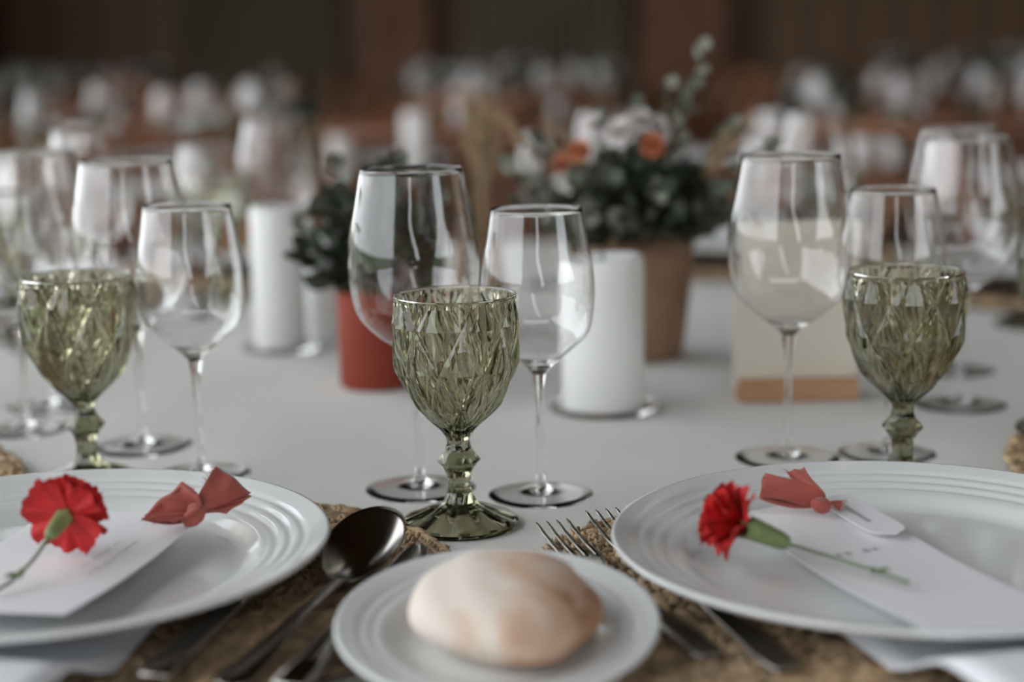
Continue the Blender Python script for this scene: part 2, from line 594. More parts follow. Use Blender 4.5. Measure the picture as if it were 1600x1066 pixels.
def goblet_meshes():
    N = 8
    outp = spline([(.0084, .0603), (.0112, .0648), (.0195, .0722), (.0280, .0830), (.0365, .0995), (.0402, .117), (.0405, .134), (.0396, .1475), (.0393, .153)], 10)
    zz = np.array([p[1] for p in outp])
    rr = np.array([p[0] for p in outp])
    zs = np.linspace(.0604, .1522, 96)
    rs = np.interp(zs, zz, rr)

    def wrow(z):
        return np.interp(z, [.060, .065, .0817, .1063, .1345, .1495, .155], [3.3, 3.0, 2.0, 1.0, 0.0, -.55, -.8])

    D = 24                                   # grid steps per lozenge half
    wz = lambda w: np.interp(w, [-.8, -.55, 0.0, 1.0, 2.0, 3.0, 3.3], [.155, .1495, .1345, .1063, .0817, .065, .0604])
    v, f = [], []
    cols = N * D
    ws = [3.3] + [k * 2 / D for k in range(int(3.25 * D / 2), -int(.55 * D / 2) - 1, -1)] + [-.62, -.70]
    for w in ws:
        z = float(wz(w))
        r0 = float(np.interp(z, zz, rr))
        for c in range(cols):
            q = c / D
            a, b = q + w / 2, q - w / 2
            fa, fb = a - math.floor(a) - .5, b - math.floor(b) - .5
            dq2, dw = abs(fa + fb), abs(fa - fb)
            sv = min(1, dq2 / max(1 - dw, 1e-6))
            p = (1 - dw) ** .8 * float(np.interp(sv, [0, .42, .66, 1], [1, .42, .64, 0])) if dw < 1 else 0
            fade = min(1, max(0, (w + .62) / .12)) * min(1, r0 / .024)
            r = r0 + fade * (.0040 * p - .0019)
            th = 2 * PI * c / cols
            v.append((r * math.cos(th), r * math.sin(th), z))
    for i in range(len(ws) - 1):
        for c in range(cols):
            c2 = (c + 1) % cols
            A, B, C_, D_ = i * cols + c, i * cols + c2, (i + 1) * cols + c2, (i + 1) * cols + c
            qm, wm = (c + .5) / D, (ws[i] + ws[i + 1]) / 2
            a, b = qm + wm / 2, qm - wm / 2
            fa, fb = abs(a - math.floor(a) - .5), abs(b - math.floor(b) - .5)
            # rows go up while w falls: edges a=const run along (+c,+row)
            if fa > fb:
                f += [(A, B, C_), (A, C_, D_)]
            else:
                f += [(A, B, D_), (B, C_, D_)]
    n_out = len(v)
    wall = lambda z: np.interp(z, [.066, .075, .09, .12, .145, .153], [.006, .0046, .0042, .0038, .0022, .0013])
    top = [(.0394, .1522), (.0391, .1529), (.0386, .1530), (.0382, .1528)]
    inner = [(max(np.interp(z, zz, rr) - wall(z) - .0002, .0004), z) for z in np.linspace(.1515, .0715, 34)]
    base = (len(ws) - 1) * cols
    prev = [base + c for c in range(cols)]
    for (r, z) in top + inner + [(.009, .0692), (.004, .0684)]:
        row = []
        for c in range(cols):
            th = 2 * PI * c / cols
            row.append(len(v))
            v.append((r * math.cos(th), r * math.sin(th), z))
        for c in range(cols):
            f.append((prev[c], prev[(c + 1) % cols], row[(c + 1) % cols], row[c]))
        prev = row
    v.append((0, 0, .0682))
    for c in range(cols):
        f.append((prev[c], prev[(c + 1) % cols], len(v) - 1))
    f.append(tuple(range(cols))[::-1])
    bowl = mesh('goblet_bowl', v, f, 'olive')

    def octa(r, z, th, i):
        k = (th % (PI / 4)) - PI / 8
        return r * (.35 + .65 * math.cos(PI / 8) / math.cos(k) * 1.02), z
    sp = [tuple(p) for p in spline([(.0108, .0166), (.0079, .0227), (.0074, .030), (.0092, .0372), (.0136, .0432), (.0138, .0446), (.0090, .0508), (.0074, .0565), (.0084, .0602)], 5)]
    stem = mesh('goblet_stem', *revolve([(0, .0166)] + sp + [(0, .0602)], 48, octa), 'olive')

    def ray(r, z, th, i):
        if .011 < r < .0375 and i < 12:
            k = min(1, (r - .011) / .012)
            return r, z + k * .0014 * (abs(math.cos(6 * th)) - .6)
        return r, z
    fp = [(0, .0164), (.0104, .0164), (.0126, .0150), (.016, .0130), (.020, .0112), (.025, .0090), (.030, .0070), (.034, .0055), (.037, .0042),
          (.0383, .0032), (.0387, .0018), (.0380, .0004), (.036, .0), (.034, .0012), (.030, .0026), (.024, .0048), (.017, .0074), (.010, .0092), (0, .0098)]
    foot = mesh('goblet_foot', *revolve(fp, 96, ray), 'olive')
    out = {'bowl': fix_normals(bowl), 'stem': fix_normals(stem), 'foot': fix_normals(foot)}
    out['bowl'].set_sharp_from_angle(angle=math.radians(8.5))
    out['stem'].set_sharp_from_angle(angle=math.radians(30))
    out['foot'].set_sharp_from_angle(angle=math.radians(14))
    return out


for d_ in (BIG, SMALL):
    # profiles run bottom-up outside, so outward normals need one check each
    for k_, m_ in d_.items():
        pass
GOB = goblet_meshes()


def goblet(x, y, label, rz=0.0, group=None):
    o = thing('green_goblet', label, 'goblet', (x, y, TZ), rz, group)
    for k, m_ in GOB.items():
        put(k, m_, o)
    return o


goblet(-.036, 1.038, 'olive green pressed-glass goblet in the centre, sharp, behind the bread plate', .12)
goblet(-.310, 1.162, 'olive green pressed-glass goblet behind the red carnation with a back-turned head, left side', .5)
goblet(.269, 1.108, 'olive green pressed-glass goblet behind the right dinner plate', .3)
goblet(.423, 1.222, 'olive green pressed-glass goblet cut by the right edge of the picture', .9).location.z += .0105
wine_glass('big', -.067, 1.130, 'large clear wine glass just behind the central green goblet, terracotta pot seen through it')
wine_glass('small', .018, 1.108, 'smaller clear wine glass right of the central goblet, in front of the white candle')
wine_glass('big', -.295, 1.274, 'large clear wine glass second from the left, behind the left goblet')
wine_glass('small', -.232, 1.181, 'smaller clear wine glass right beside the left green goblet')
wine_glass('big', -.413, 1.431, 'large clear wine glass at the left edge of the picture')
wine_glass('small', -.408, 1.343, 'smaller clear wine glass at the left edge, in front of a larger one')
wine_glass('big', .205, 1.198, 'large clear wine glass in front of the cream card with wooden base')
wine_glass('small', .2815, 1.206, 'smaller clear wine glass directly behind the right green goblet')
wine_glass('big', .381, 1.370, 'large clear wine glass right of the right goblet, near the right edge')
wine_glass('big', .415, 1.520, 'large clear wine glass partly hidden behind the rightmost large wine glass')


# ------------------------------------------------------------------ plates
def plate_profile(R, well, rim_z, well_z, rings=()):
    top = [(0, well_z)]
    for r in np.linspace(.2, 1, 5) * (well - .008):
        top.append((r, well_z))
    top += [(well - .003, well_z + .0008), (well + .002, well_z + .0035), (well + .006, well_z + .0065)]
    z0 = well_z + .0078
    r0 = well + .009
    n = 40
    for i in range(n + 1):
        t = i / n
        r = r0 + (R - .002 - r0) * t
        z = z0 + (rim_z - z0) * t
        for q in rings:
            z += -.0007 * math.exp(-((r - q) / .0022) ** 2)
        top.append((r, z))
    top += [(R - .0006, rim_z + .0001), (R, rim_z - .0014), (R - .0012, rim_z - .0034)]
    bot = [(R - .006, rim_z - .0050), (well + .010, well_z + .0015), (well - .012, .0022), (well - .016, .0), (well - .020, .0), (well - .023, .0025), (0, .0025)]
    return top + bot


DINNER = fix_normals(mesh('dinner_plate', *revolve(plate_profile(.159, .112, .0245, .0055, (.128, .136, .144)), 128), 'porcelain'))
BREADP = fix_normals(mesh('bread_plate', *revolve(plate_profile(.081, .050, .0175, .0045, (.062, .068)), 96), 'porcelain'))
PLATE_Z = TZ + .0150


# ------------------------------------------------------------------ woven mats
def lump(L, W, H, tilt):
    v, f = [], []
    for (y, s) in ((-L, .25), (-L * .55, .85), (0, 1), (L * .55, .85), (L, .25)):
        for k in range(6):
            a = 2 * PI * k / 6
            v.append((W * s * math.cos(a), y, H * s * math.sin(a)))
    for i in range(4):
        for k in range(6):
            k2 = (k + 1) % 6
            f.append((i * 6 + k, (i + 1) * 6 + k, (i + 1) * 6 + k2, i * 6 + k2))
    f.append(tuple(range(6)))
    f.append(tuple(24 + k for k in range(6))[::-1])
    c, s = math.cos(tilt), math.sin(tilt)
    return [(x * c - y * s, x * s + y * c, z) for x, y, z in v], f


def braid_ring(r, seed):
    g = random.Random(seed)
    n = int(2 * PI * r / .0064)
    parts = []
    for i in range(n):
        for side in (-1, 1):
            th = 2 * PI * (i + (.5 if side > 0 else 0)) / n + g.uniform(-.1, .1) / n
            tl = side * (.62 + g.uniform(-.15, .15))
            v, f = lump(.0062 * g.uniform(.9, 1.2), .0020 * g.uniform(.8, 1.2), .0026 * g.uniform(.85, 1.1), tl)
            rc = r + side * .0021
            c, s = math.cos(th), math.sin(th)
            zz = .0068 + g.uniform(-.0012, .0018)
            up = g.uniform(-.0012, .0012)
            vv = []
            for (x, y, z) in v:   # x radial, y tangential
                z2 = z + zz + up * y / .0062
                X, Y = rc + x, y
                vv.append((X * c - Y * s, X * s + Y * c, z2))
            parts.append((vv, f))
    return join(*parts)


MATR = .220
RINGS = []
rr_ = MATR - .005
while rr_ > .085:
    RINGS.append(mesh('braid_ring', *braid_ring(rr_, int(rr_ * 1e5)), 'straw'))
    rr_ -= .0084
MATBASE = mesh('woven_base', *revolve([(0, .0005), (MATR - .009, .0005), (MATR - .007, .003), (MATR - .010, .006), (0, .0065)], 96), 'straw_gap_shade')


def placemat(x, y, label, rz, group=None, full=True):
    o = thing('woven_placemat', label, 'placemat', (x, y, TZ), rz, group)
    put('woven_base', MATBASE, o)
    for m_ in RINGS if full else RINGS[:6]:
        b = put('braid_ring', m_, o)
        b['kind'] = 'stuff'
    return o


# ------------------------------------------------------------------ cutlery (handle end at y=0, tip at y=L)
def fork_meshes(L=.205):
    h = loft([(0, .0, .0030, .0035, .0009), (0, .002, .0032, .0075, .0013), (0, .012, .0034, .0088, .0016), (0, .045, .0040, .0066, .0018), (0, .085, .0050, .0038, .0019),
              (0, .118, .0062, .0028, .0019), (0, L - .075, .0060, .0032, .0018)], 12, .8)
    hd = loft([(0, L - .075, .0060, .0032, .0018), (0, L - .068, .0048, .0060, .0014), (0, L - .060, .0040, .0098, .0011), (0, L - .052, .0038, .0118, .0010), (0, L - .047, .0040, .0120, .0010)], 12, .7)
    tn = loft([(0, L - .048, .0040, .0018, .0010), (0, L - .030, .0058, .0016, .0010), (0, L - .012, .0092, .0014, .0009), (0, L - .003, .0118, .0010, .0007), (0, L, .0126, .0003, .0003)], 8)
    return mesh('fork_handle', *h, 'steel'), mesh('fork_head', *hd, 'steel'), mesh('fork_tine', *tn, 'steel')


def spoon_meshes(L=.205):
    b0 = L - .066
    h = loft([(0, .0, .0030, .0035, .0009), (0, .002, .0032, .0080, .0013), (0, .012, .0034, .0094, .0016), (0, .045, .0044, .0070, .0018), (0, .085, .0070, .0040, .0020),
              (0, .112, .0070, .0030, .0020), (0, b0 - .006, .0080, .0036, .0018), (0, b0 + .003, .0082, .0065, .0013)], 12, .8)
    # bowl: oval dish, tip lifted
    nr, ns = 14, 40
    cy_, a, b = b0 + .032, .0345, .0225
    top, v, f = [], [], []
    for layer, off in ((0, 0.0), (1, -.0012)):
        for i in range(nr + 1):
            ro = i / nr
            for k in range(ns):
                th = 2 * PI * k / ns
                egg = 1 + .10 * math.sin(th)
                x = ro * b * math.cos(th) * egg
                y = ro * a * math.sin(th)
                z = .0075 - .0090 * (1 - ro ** 2.2) + off + (y + a) * .33
                v.append((x, cy_ + y, z))
    for layer in (0, 1):
        o = layer * (nr + 1) * ns
        for i in range(nr):
            for k in range(ns):
                k2 = (k + 1) % ns
                q = (o + i * ns + k, o + i * ns + k2, o + (i + 1) * ns + k2, o + (i + 1) * ns + k)
                f.append(q[::-1] if layer == 0 else q)
    o = (nr + 1) * ns
    for k in range(ns):
        k2 = (k + 1) % ns
        f.append((nr * ns + k, nr * ns + k2, o + nr * ns + k2, o + nr * ns + k))
    bm_ = mesh('spoon_bowl', v, f, 'steel')
    return mesh('spoon_handle', *h, 'steel'), fix_normals(bm_)


def knife_meshes(L=.225):
    h = loft([(0, 0, .0050, .0060, .0020), (0, .002, .0052, .0085, .0032), (0, .03, .0054, .0088, .0036), (0, .07, .0054, .0072, .0036), (0, .105, .0054, .0056, .0034), (0, .112, .0054, .0050, .0030)], 14, .75)
    bl = loft([(0, .110, .0054, .0050, .0028), (0, .116, .0056, .0062, .0016), (.001, .14, .0058, .0090, .0010), (.001, .18, .0062, .0098, .0009), (0, .205, .0066, .0088, .0008),
               (-.002, .217, .0068, .0060, .0007), (-.005, L, .0070, .0012, .0004)], 10)
    return mesh('knife_handle', *h, 'steel'), mesh('knife_blade', *bl, 'steel')


FORK, SPOON, KNIFE = fork_meshes(), spoon_meshes(), knife_meshes()


def cutlery(kind, end, tip, z, label, group=None):
    e, p = Vector(end), Vector(tip)
    d = p - e
    rz = math.atan2(-d.x, d.y)
    o = thing({'fork': 'dinner_fork', 'spoon': 'soup_spoon', 'knife': 'table_knife'}[kind], label, kind, (e.x, e.y, TZ + z), rz, group)
    L = {'fork': .205, 'spoon': .205, 'knife': .225}[kind]
    s = d.length / L
    if kind == 'fork':
        hnd = put('handle', FORK[0], o, scale=(1, s, 1))
        hd = put('head', FORK[1], o, scale=(1, s, 1))
        for k in range(4):
            put('tine', FORK[2], o, ((k - 1.5) * .0066, 0, 0), scale=(1, s, 1))
    elif kind == 'spoon':
        put('handle', SPOON[0], o, scale=(1, s, 1))
        put('bowl', SPOON[1], o, scale=(1, s, 1))
    else:
        put('handle', KNIFE[0], o, scale=(1, s, 1))
        put('blade', KNIFE[1], o, scale=(1, s, 1))
    return o


# ------------------------------------------------------------------ napkins
def napkin_mesh():
    """folded strip: y from 0 (under the plate) to -L (hanging over the table edge)"""
    W = .098
    path = [(0, 0), (-.08, 0), (-.13, 0), (-.150, .008), (-.165, .0165), (-.178, .0215), (-.190, .0235), (-.205, .0240), (-.220, .0235), (-.236, .021), (-.248, .014), (-.256, .006), (-.258, .001)]
    v, f = [], []
    nx = 12
    for layer, off in ((0, 0.0014), (1, 0.0)):
        for (y, z) in path:
            for i in range(nx + 1):
                t = i / nx
                x = (t - .5) * 2 * W
                wv = .0008 * math.sin(t * 9 + y * 30)
                v.append((x * (1 + .10 * min(1, -y / .2)), y, z + off + wv ))
    n, m_ = len(path), nx + 1
    for layer in (0, 1):
        o = layer * n * m_
        for j in range(n - 1):
            for i in range(nx):
                q = (o + j * m_ + i, o + j * m_ + i + 1, o + (j + 1) * m_ + i + 1, o + (j + 1) * m_ + i)
                f.append(q[::-1] if layer == 0 else q)
    o = n * m_
    for j in range(n - 1):
        for i in (0, nx):
            f.append((j * m_ + i, (j + 1) * m_ + i, o + (j + 1) * m_ + i, o + j * m_ + i))
    return fix_normals(mesh('linen_napkin', v, f, 'napkin'))


NAPKIN = napkin_mesh()


def seat(ang):
    """plate centre and heading of the place at this angle (0 = nearest the camera)"""
    if abs(ang) < 1:
        return math.copysign(.552, ang), 1.114, ang
    R = .785
    x, y = CX + R * math.sin(ang), CY - R * math.cos(ang)
    return x, y, ang


# ------------------------------------------------------------------ the two near place settings
PL, PR = (-.264, .890), (.212, .875)
aL, aR = -math.atan2(.264, .73), math.atan2(.212, .745)
placemat(-.222, .900, 'round woven seagrass placemat under the left dinner plate', .3).scale = (.864, .864, 1)
placemat(.205, .866, 'round woven seagrass placemat under the right dinner plate', 1.1).scale = (.965, .965, 1)
tag(put('folded_napkin', NAPKIN, None, (PL[0] - .004, PL[1] + .012, TZ + .0112), (0, 0, -.15), (.88, 1, 1)), 'white folded napkin under the left dinner plate', 'napkin')
tag(put('folded_napkin', NAPKIN, None, (PR[0] + .03, PR[1] + .02, TZ + .0112), (0, 0, aR + .0)), 'white folded napkin under the right dinner plate', 'napkin')
tag(put('dinner_plate', DINNER, None, (*PL, PLATE_Z)), 'white ringed dinner plate holding the carnation with its back turned', 'plate')
tag(put('dinner_plate', DINNER, None, (*PR, PLATE_Z)), 'white ringed dinner plate holding the carnation lying sideways', 'plate')
bp = tag(put('bread_plate', BREADP, None, (-.010, .781, TZ + .0115), (math.radians(8), 0, 0)), 'small white side plate holding the bread roll', 'plate')

cutlery('knife', (-.108, .722), (-.054, .940), .0115, 'knife with a dark blade tip showing beside the round spoon')
cutlery('spoon', (-.137, .730), (-.078, .938), .0115, 'polished spoon with a large round bowl beside the left dinner plate')
cutlery('knife', (-.174, .738), (-.124, .957), .0112, 'table knife half under the left dinner plate, thick handle showing')
cutlery('knife', (.378, .850), (.318, 1.067), .0112, 'table knife with only its dark tip showing behind the right dinner plate')
cutlery('fork', (.094, .758), (.022, .963), .0112, 'fork with tips reaching past the mat, behind the bread plate')
cutlery('fork', (.128, .738), (.053, .985), .0115, 'fork tucked along the rim of the right dinner plate')


# ------------------------------------------------------------------ bread roll
def bread():
    v, f = [], []
    nu, nv = 56, 36
    r = np.random.default_rng(3)
    for j in range(nv + 1):
        ph = PI * j / nv
        for i in range(nu):
            th = 2 * PI * i / nu
            x, y, z = math.sin(ph) * math.cos(th), math.sin(ph) * math.sin(th), math.cos(ph)
            # pointed towards the front, plump at the back
            k = 1 + .20 * max(0, math.cos(th + PI / 2 - .25)) ** 8 * math.sin(ph) ** 2
            cre = .10 * math.exp(-((math.atan2(z, x + .25) - .35) / .16) ** 2) * max(0, x + .2) * (1 if y < .4 else .4)
            n = .03 * math.sin(3.1 * x + 2 * y + 1) + .025 * math.sin(4.3 * y - 3 * z + 2) + .015 * math.sin(9 * x + 5 * z)
            s = k * (1 + n - cre)
            zz = z * .0215 * s
            if zz < 0:
                zz *= .85
            v.append((x * .0465 * s, y * .043 * s, .0180 + zz))
    for j in range(nv):
        for i in range(nu):
            i2 = (i + 1) % nu
            f.append((j * nu + i, (j + 1) * nu + i, (j + 1) * nu + i2, j * nu + i2))
    bm = bmesh.new()
    me = mesh('bread_roll', v, f, 'bread')
    bm.from_mesh(me)
    bmesh.ops.remove_doubles(bm, verts=bm.verts, dist=1e-5)
    bmesh.ops.recalc_face_normals(bm, faces=bm.faces)
    bm.to_mesh(me)
    bm.free()
    return me


tag(put('bread_roll', bread(), None, (-.006, .783, TZ + .0152), (math.radians(7), 0, 0), 1.04), 'pale floury bread roll with a pinkish brown crust on the small plate', 'bread')


# ------------------------------------------------------------------ menu cards, ribbons
def card_mesh(name, corners, sub=10, bend=.0, th=.0006, mat='card', round_end=False):
    tl, tr, br, bl = [Vector(c) for c in corners]
    v, f = [], []
    n = sub
    for layer in (0, 1):
        for j in range(n + 1):
            t = j / n
            for i in range(n + 1):
                s = i / n
                if round_end and t > .8:
                    k = (t - .8) / .2
                    w = math.sqrt(max(0, 1 - k * k)) * .98 + .02
                    s = .5 + (s - .5) * w
                p = (tl.lerp(tr, s)).lerp(bl.lerp(br, s), t)
                p.z += bend * math.sin(t * PI) - (th if layer else 0)
                v.append(p)
    m_ = n + 1
    for layer in (0, 1):
        o = layer * m_ * m_
        for j in range(n):
            for i in range(n):
                q = (o + j * m_ + i, o + j * m_ + i + 1, o + (j + 1) * m_ + i + 1, o + (j + 1) * m_ + i)
                f.append(q[::-1] if layer == 0 else q)
    rim = [i for i in range(m_)] + [j * m_ + n for j in range(1, m_)] + [n * m_ + i for i in range(n - 1, -1, -1)] + [j * m_ for j in range(n - 1, 0, -1)]
    o = m_ * m_
    for a, b in zip(rim, rim[1:] + rim[:1]):
        f.append((a, b, o + b, o + a))
    return fix_normals(mesh(name, v, f, mat, False))


def print_marks(corners, s0, s1, t0, n, gh, seed, along='s'):
    """small illegible strokes lying on the card, in card coordinates"""
    g = random.Random(seed)
    tl, tr, br, bl = [Vector(c) for c in corners]
    P = lambda s, t: (tl.lerp(tr, s)).lerp(bl.lerp(br, s), t) + Vector((0, 0, .0003))
    v, f = [], []
    for i in range(n):
        if g.random() < .12:
            continue
        a = s0 + (s1 - s0) * i / n
        w = (s1 - s0) / n * .62
        for _ in range(3):
            u0 = a + g.uniform(0, w * .7)
            u1 = u0 + (w * .28 if _ < 2 else w * .8)
            q0, q1 = (t0 - gh, t0) if _ < 2 else (t0 - gh * .6, t0 - gh * .4)
            o = len(v)
            if along == 's':
                v += [P(u0, q0), P(u1, q0), P(u1, q1), P(u0, q1)]
            else:
                v += [P(q0, u0), P(q1, u0), P(q1, u1), P(q0, u1)]
            f.append((o, o + 1, o + 2, o + 3))
    return fix_normals(mesh('printed_text', v, f, 'ink', False))


def patch(K, kw, E1, E2, bulge, folds=2, amp=.0025, n=16, m_=18, twist=0):
    """ribbon fan from a pinched knot to its outer edge"""
    K, kw, E1, E2 = Vector(K), Vector(kw), Vector(E1), Vector(E2)
    nrm = (E1 - K).cross(E2 - K).normalized()
    v, f = [], []
    for j in range(n + 1):
        u = j / n
        for i in range(m_ + 1):
            t = i / m_
            a = K + kw * (t - .5)
            b = E1.lerp(E2, t)
            sp = u ** .55
            p = (K.lerp((E1 + E2) / 2, u)) + (a - K) * (1 - u) + (b - (E1 + E2) / 2) * sp
            p += nrm * (bulge * math.sin(u * PI * .85) + amp * math.sin(t * PI * 2 * folds + twist) * (1 - u * .6) * min(1, u * 5) + .0008 * math.sin(9 * t + 7 * u) * u)
            v.append(p)
    for j in range(n):
        for i in range(m_):
            f.append((j * (m_ + 1) + i, j * (m_ + 1) + i + 1, (j + 1) * (m_ + 1) + i + 1, (j + 1) * (m_ + 1) + i))
    return v, f


def fray(E1, E2, out, n, seed, ln=.004):
    g = random.Random(seed)
    E1, E2, out = Vector(E1), Vector(E2), Vector(out)
    parts = []
    for i in range(n):
        a = E1.lerp(E2, (i + .5) / n)
        d = out + Vector((g.uniform(-.4, .4), g.uniform(-.4, .4), g.uniform(-.3, .3)))
        parts.append(tube([a, a + d.normalized() * ln * g.uniform(.5, 1.1)], [.00014, .00008], 4))
    return join(*parts)


def ribbon_part(o, name, vf):
    p = put(name, mesh('ribbon_' + name, *vf, 'ribbon'), o)
    s = p.modifiers.new('thickness', 'SOLIDIFY')
    s.thickness = .0005
    return p


def knot_mesh(c, r, d):
    v, f = [], []
    c, q = Vector(c), rot_to(d, (1, 0, 0))
    nu, nv = 20, 12
    for j in range(nv + 1):
        ph = PI * j / nv
        for i in range(nu):
            th = 2 * PI * i / nu
            w = 1 + .22 * math.sin(4 * th + 2.5 * ph)
            v.append(c + q @ Vector((r * 1.25 * math.cos(ph), r * math.sin(ph) * math.cos(th) * w, r * .85 * math.sin(ph) * math.sin(th) * w)))
    for j in range(nv):
        for i in range(nu):
            i2 = (i + 1) % nu
            f.append((j * nu + i, j * nu + i2, (j + 1) * nu + i2, (j + 1) * nu + i))
    return v, f


Z0 = TZ
cL = [(-.286, .968, Z0 + .0335), (-.184, .953, Z0 + .0370), (-.2235, .778, Z0 + .0350), (-.325, .793, Z0 + .0345)]
o = thing('menu_card', 'white menu card lying on the left dinner plate under a wide red bow', 'card', (0, 0, 0))
put('sheet', card_mesh('menu_sheet', cL, bend=-.004), o)
cLs = [(x, y, z - .0028) for x, y, z in cL]
pt = put('printed_text', print_marks([(x, y, z) for x, y, z in cL], .20, .62, .80, 22, .020, 3, 't'), o, (0, 0, -.0034))
pt2 = put('printed_text', print_marks([(x, y, z) for x, y, z in cL], .26, .56, .70, 16, .014, 5, 't'), o, (0, 0, -.0034))

cR = [(.131, .940, Z0 + .0325), (.203, .966, Z0 + .0370), (.2695, .748, Z0 + .0345), (.1995, .722, Z0 + .0345)]
o = thing('menu_card', 'white menu card lying on the right dinner plate under a small red bow', 'card', (0, 0, 0))
put('sheet', card_mesh('menu_sheet', cR, bend=-.006), o)
put('printed_text', print_marks(cR, .20, .72, .38, 7, .022, 11), o, (0, 0, -.0052))
cT = [(.181, .951, Z0 + .0372), (.2025, .962, Z0 + .0380), (.2245, .893, Z0 + .0352), (.203, .882, Z0 + .0345)]
o = thing('name_tag', 'narrow white name tag with a rounded end hanging from the small red bow', 'tag', (0, 0, 0))
put('sheet', card_mesh('tag_sheet', cT, sub=14, bend=-.001, round_end=True), o)
put('printed_text', print_marks(cT, .20, .66, .46, 11, .18, 21, 't'), o, (0, 0, -.0006))

# wide bow on the left card
o = thing('ribbon_bow', 'wide dusty red chiffon bow tied to the left menu card', 'ribbon', (0, 0, 0))
K = (-.186, .926, Z0 + .0430)
ribbon_part(o, 'loop', join(
    patch(K, (.004, 0, .006), (-.2155, .916, Z0 + .0440), (-.1950, .934, Z0 + .0585), .005, 2.2, .0032),
    patch(K, (.004, 0, .006), (-.2155, .922, Z0 + .0435), (-.1965, .940, Z0 + .0575), -.003, 1.5, .0020, twist=1)))
ribbon_part(o, 'loop', join(
    patch(K, (.004, .002, .006), (-.1765, .950, Z0 + .0655), (-.1560, .944, Z0 + .0485), .005, 1.6, .0034),
    patch(K, (.004, .002, .005), (-.1780, .954, Z0 + .0640), (-.1575, .949, Z0 + .0480), -.003, 1.0, .0015, twist=1)))
ribbon_part(o, 'tail', patch(K, (.005, 0, .003), (-.1560, .942, Z0 + .0470), (-.1700, .936, Z0 + .0395), .002, .8, .0015))
ribbon_part(o, 'tail', patch(K, (.005, 0, .003), (-.2130, .914, Z0 + .0425), (-.1960, .914, Z0 + .0405), .002, .8, .0012))
put('knot', mesh('ribbon_knot', *knot_mesh((-.1870, .923, Z0 + .0425), .0064, (.5, 0, .55)), 'ribbon'), o)
put('frayed_threads', mesh('frayed_threads', *join(fray((-.1950, .934, Z0 + .0585), (-.188, .930, Z0 + .0540), (.5, 0, .8), 16, 1),
                                                   fray((-.2155, .916, Z0 + .0440), (-.205, .916, Z0 + .0420), (-.6, 0, -.5), 14, 2),
                                                   fray((-.1765, .950, Z0 + .0655), (-.183, .94, Z0 + .0560), (-.7, 0, .4), 16, 3)), 'ribbon'), o)['kind'] = 'stuff'

# small bow on the right card
o = thing('ribbon_bow', 'small dusty red bow with one upright frayed end on the right menu card', 'ribbon', (0, 0, 0))
K = (.1790, .930, Z0 + .0430)
ribbon_part(o, 'loop', join(
    patch(K, (.003, .002, .006), (.1430, .922, Z0 + .0480), (.1465, .934, Z0 + .0580), .005, .5, .0012),
    patch(K, (.003, .002, .006), (.1430, .926, Z0 + .0470), (.1470, .938, Z0 + .0570), -.002, .5, .0012, twist=1)))
ribbon_part(o, 'tail', patch(K, (.006, .002, .003), (.1630, .954, Z0 + .0555), (.1735, .955, Z0 + .0570), .003, .7, .0012))
ribbon_part(o, 'tail', patch(K, (.004, .0, .004), (.1920, .930, Z0 + .0425), (.1900, .927, Z0 + .0375), .002, 1, .001))
put('knot', mesh('ribbon_knot', *knot_mesh((.1785, .927, Z0 + .0405), .0050, (.9, -.2, -.2)), 'ribbon'), o)
put('frayed_threads', mesh('frayed_threads', *join(fray((.1630, .954, Z0 + .0555), (.167, .946, Z0 + .0500), (-.8, 0, .2), 14, 4),
                                                   fray((.1920, .930, Z0 + .0425), (.1900, .927, Z0 + .0375), (.7, 0, .2), 14, 5)), 'ribbon'), o)['kind'] = 'stuff'


# ------------------------------------------------------------------ carnations
def petal_mesh(seed, L=.0245, W=.027, ruff=.0042):
    g = random.Random(seed)
    p1, p2 = g.uniform(0, 6), g.uniform(0, 6)
    v, f = [], []
    n, m_ = 10, 16
    for j in range(n + 1):
        u = j / n
        for i in range(m_ + 1):
            t = i / m_ * 2 - 1
            w = W * (.14 + .86 * u ** .8) * .5
            ln = L * (u - .10 * t * t * u) + (.0005 * math.sin(t * 17 + p1) * (u > .95))
            zz = ruff * u ** 2.2 * (math.sin(t * 5.5 + p1) + .45 * math.sin(t * 11 + p2)) * .55 + .0035 * u * (1 - u) * 2 - .003 * u * u * t * t
            v.append((t * w, ln, zz))
    for j in range(n):
        for i in range(m_):
            f.append((j * (m_ + 1) + i, j * (m_ + 1) + i + 1, (j + 1) * (m_ + 1) + i + 1, (j + 1) * (m_ + 1) + i))
    return mesh('petal', v, f, 'petal')


PETALS = [petal_mesh(s) for s in range(4)]


def calyx_mesh():
    prof = [(0, -.024), (.0032, -.0235), (.0048, -.019), (.0056, -.012), (.0062, -.005), (.0066, .0)]
    v, f = revolve([tuple(p) for p in spline(prof, 3)], 20)
    parts = [(v, f)]
    for k in range(5):
        a = 2 * PI * k / 5
        c, s = math.cos(a), math.sin(a)
        tip = Vector((c * .0088, s * .0088, .0065))
        b1 = Vector((math.cos(a - .5) * .0066, math.sin(a - .5) * .0066, -.001))
        b2 = Vector((math.cos(a + .5) * .0066, math.sin(a + .5) * .0066, -.001))
        b3 = Vector((c * .0058, s * .0058, -.001))
        parts.append(([b1, b2, tip, b3], [(0, 1, 2), (1, 3, 2), (3, 0, 2)]))
    return mesh('calyx', *join(*parts), 'calyx')


CALYX = calyx_mesh()


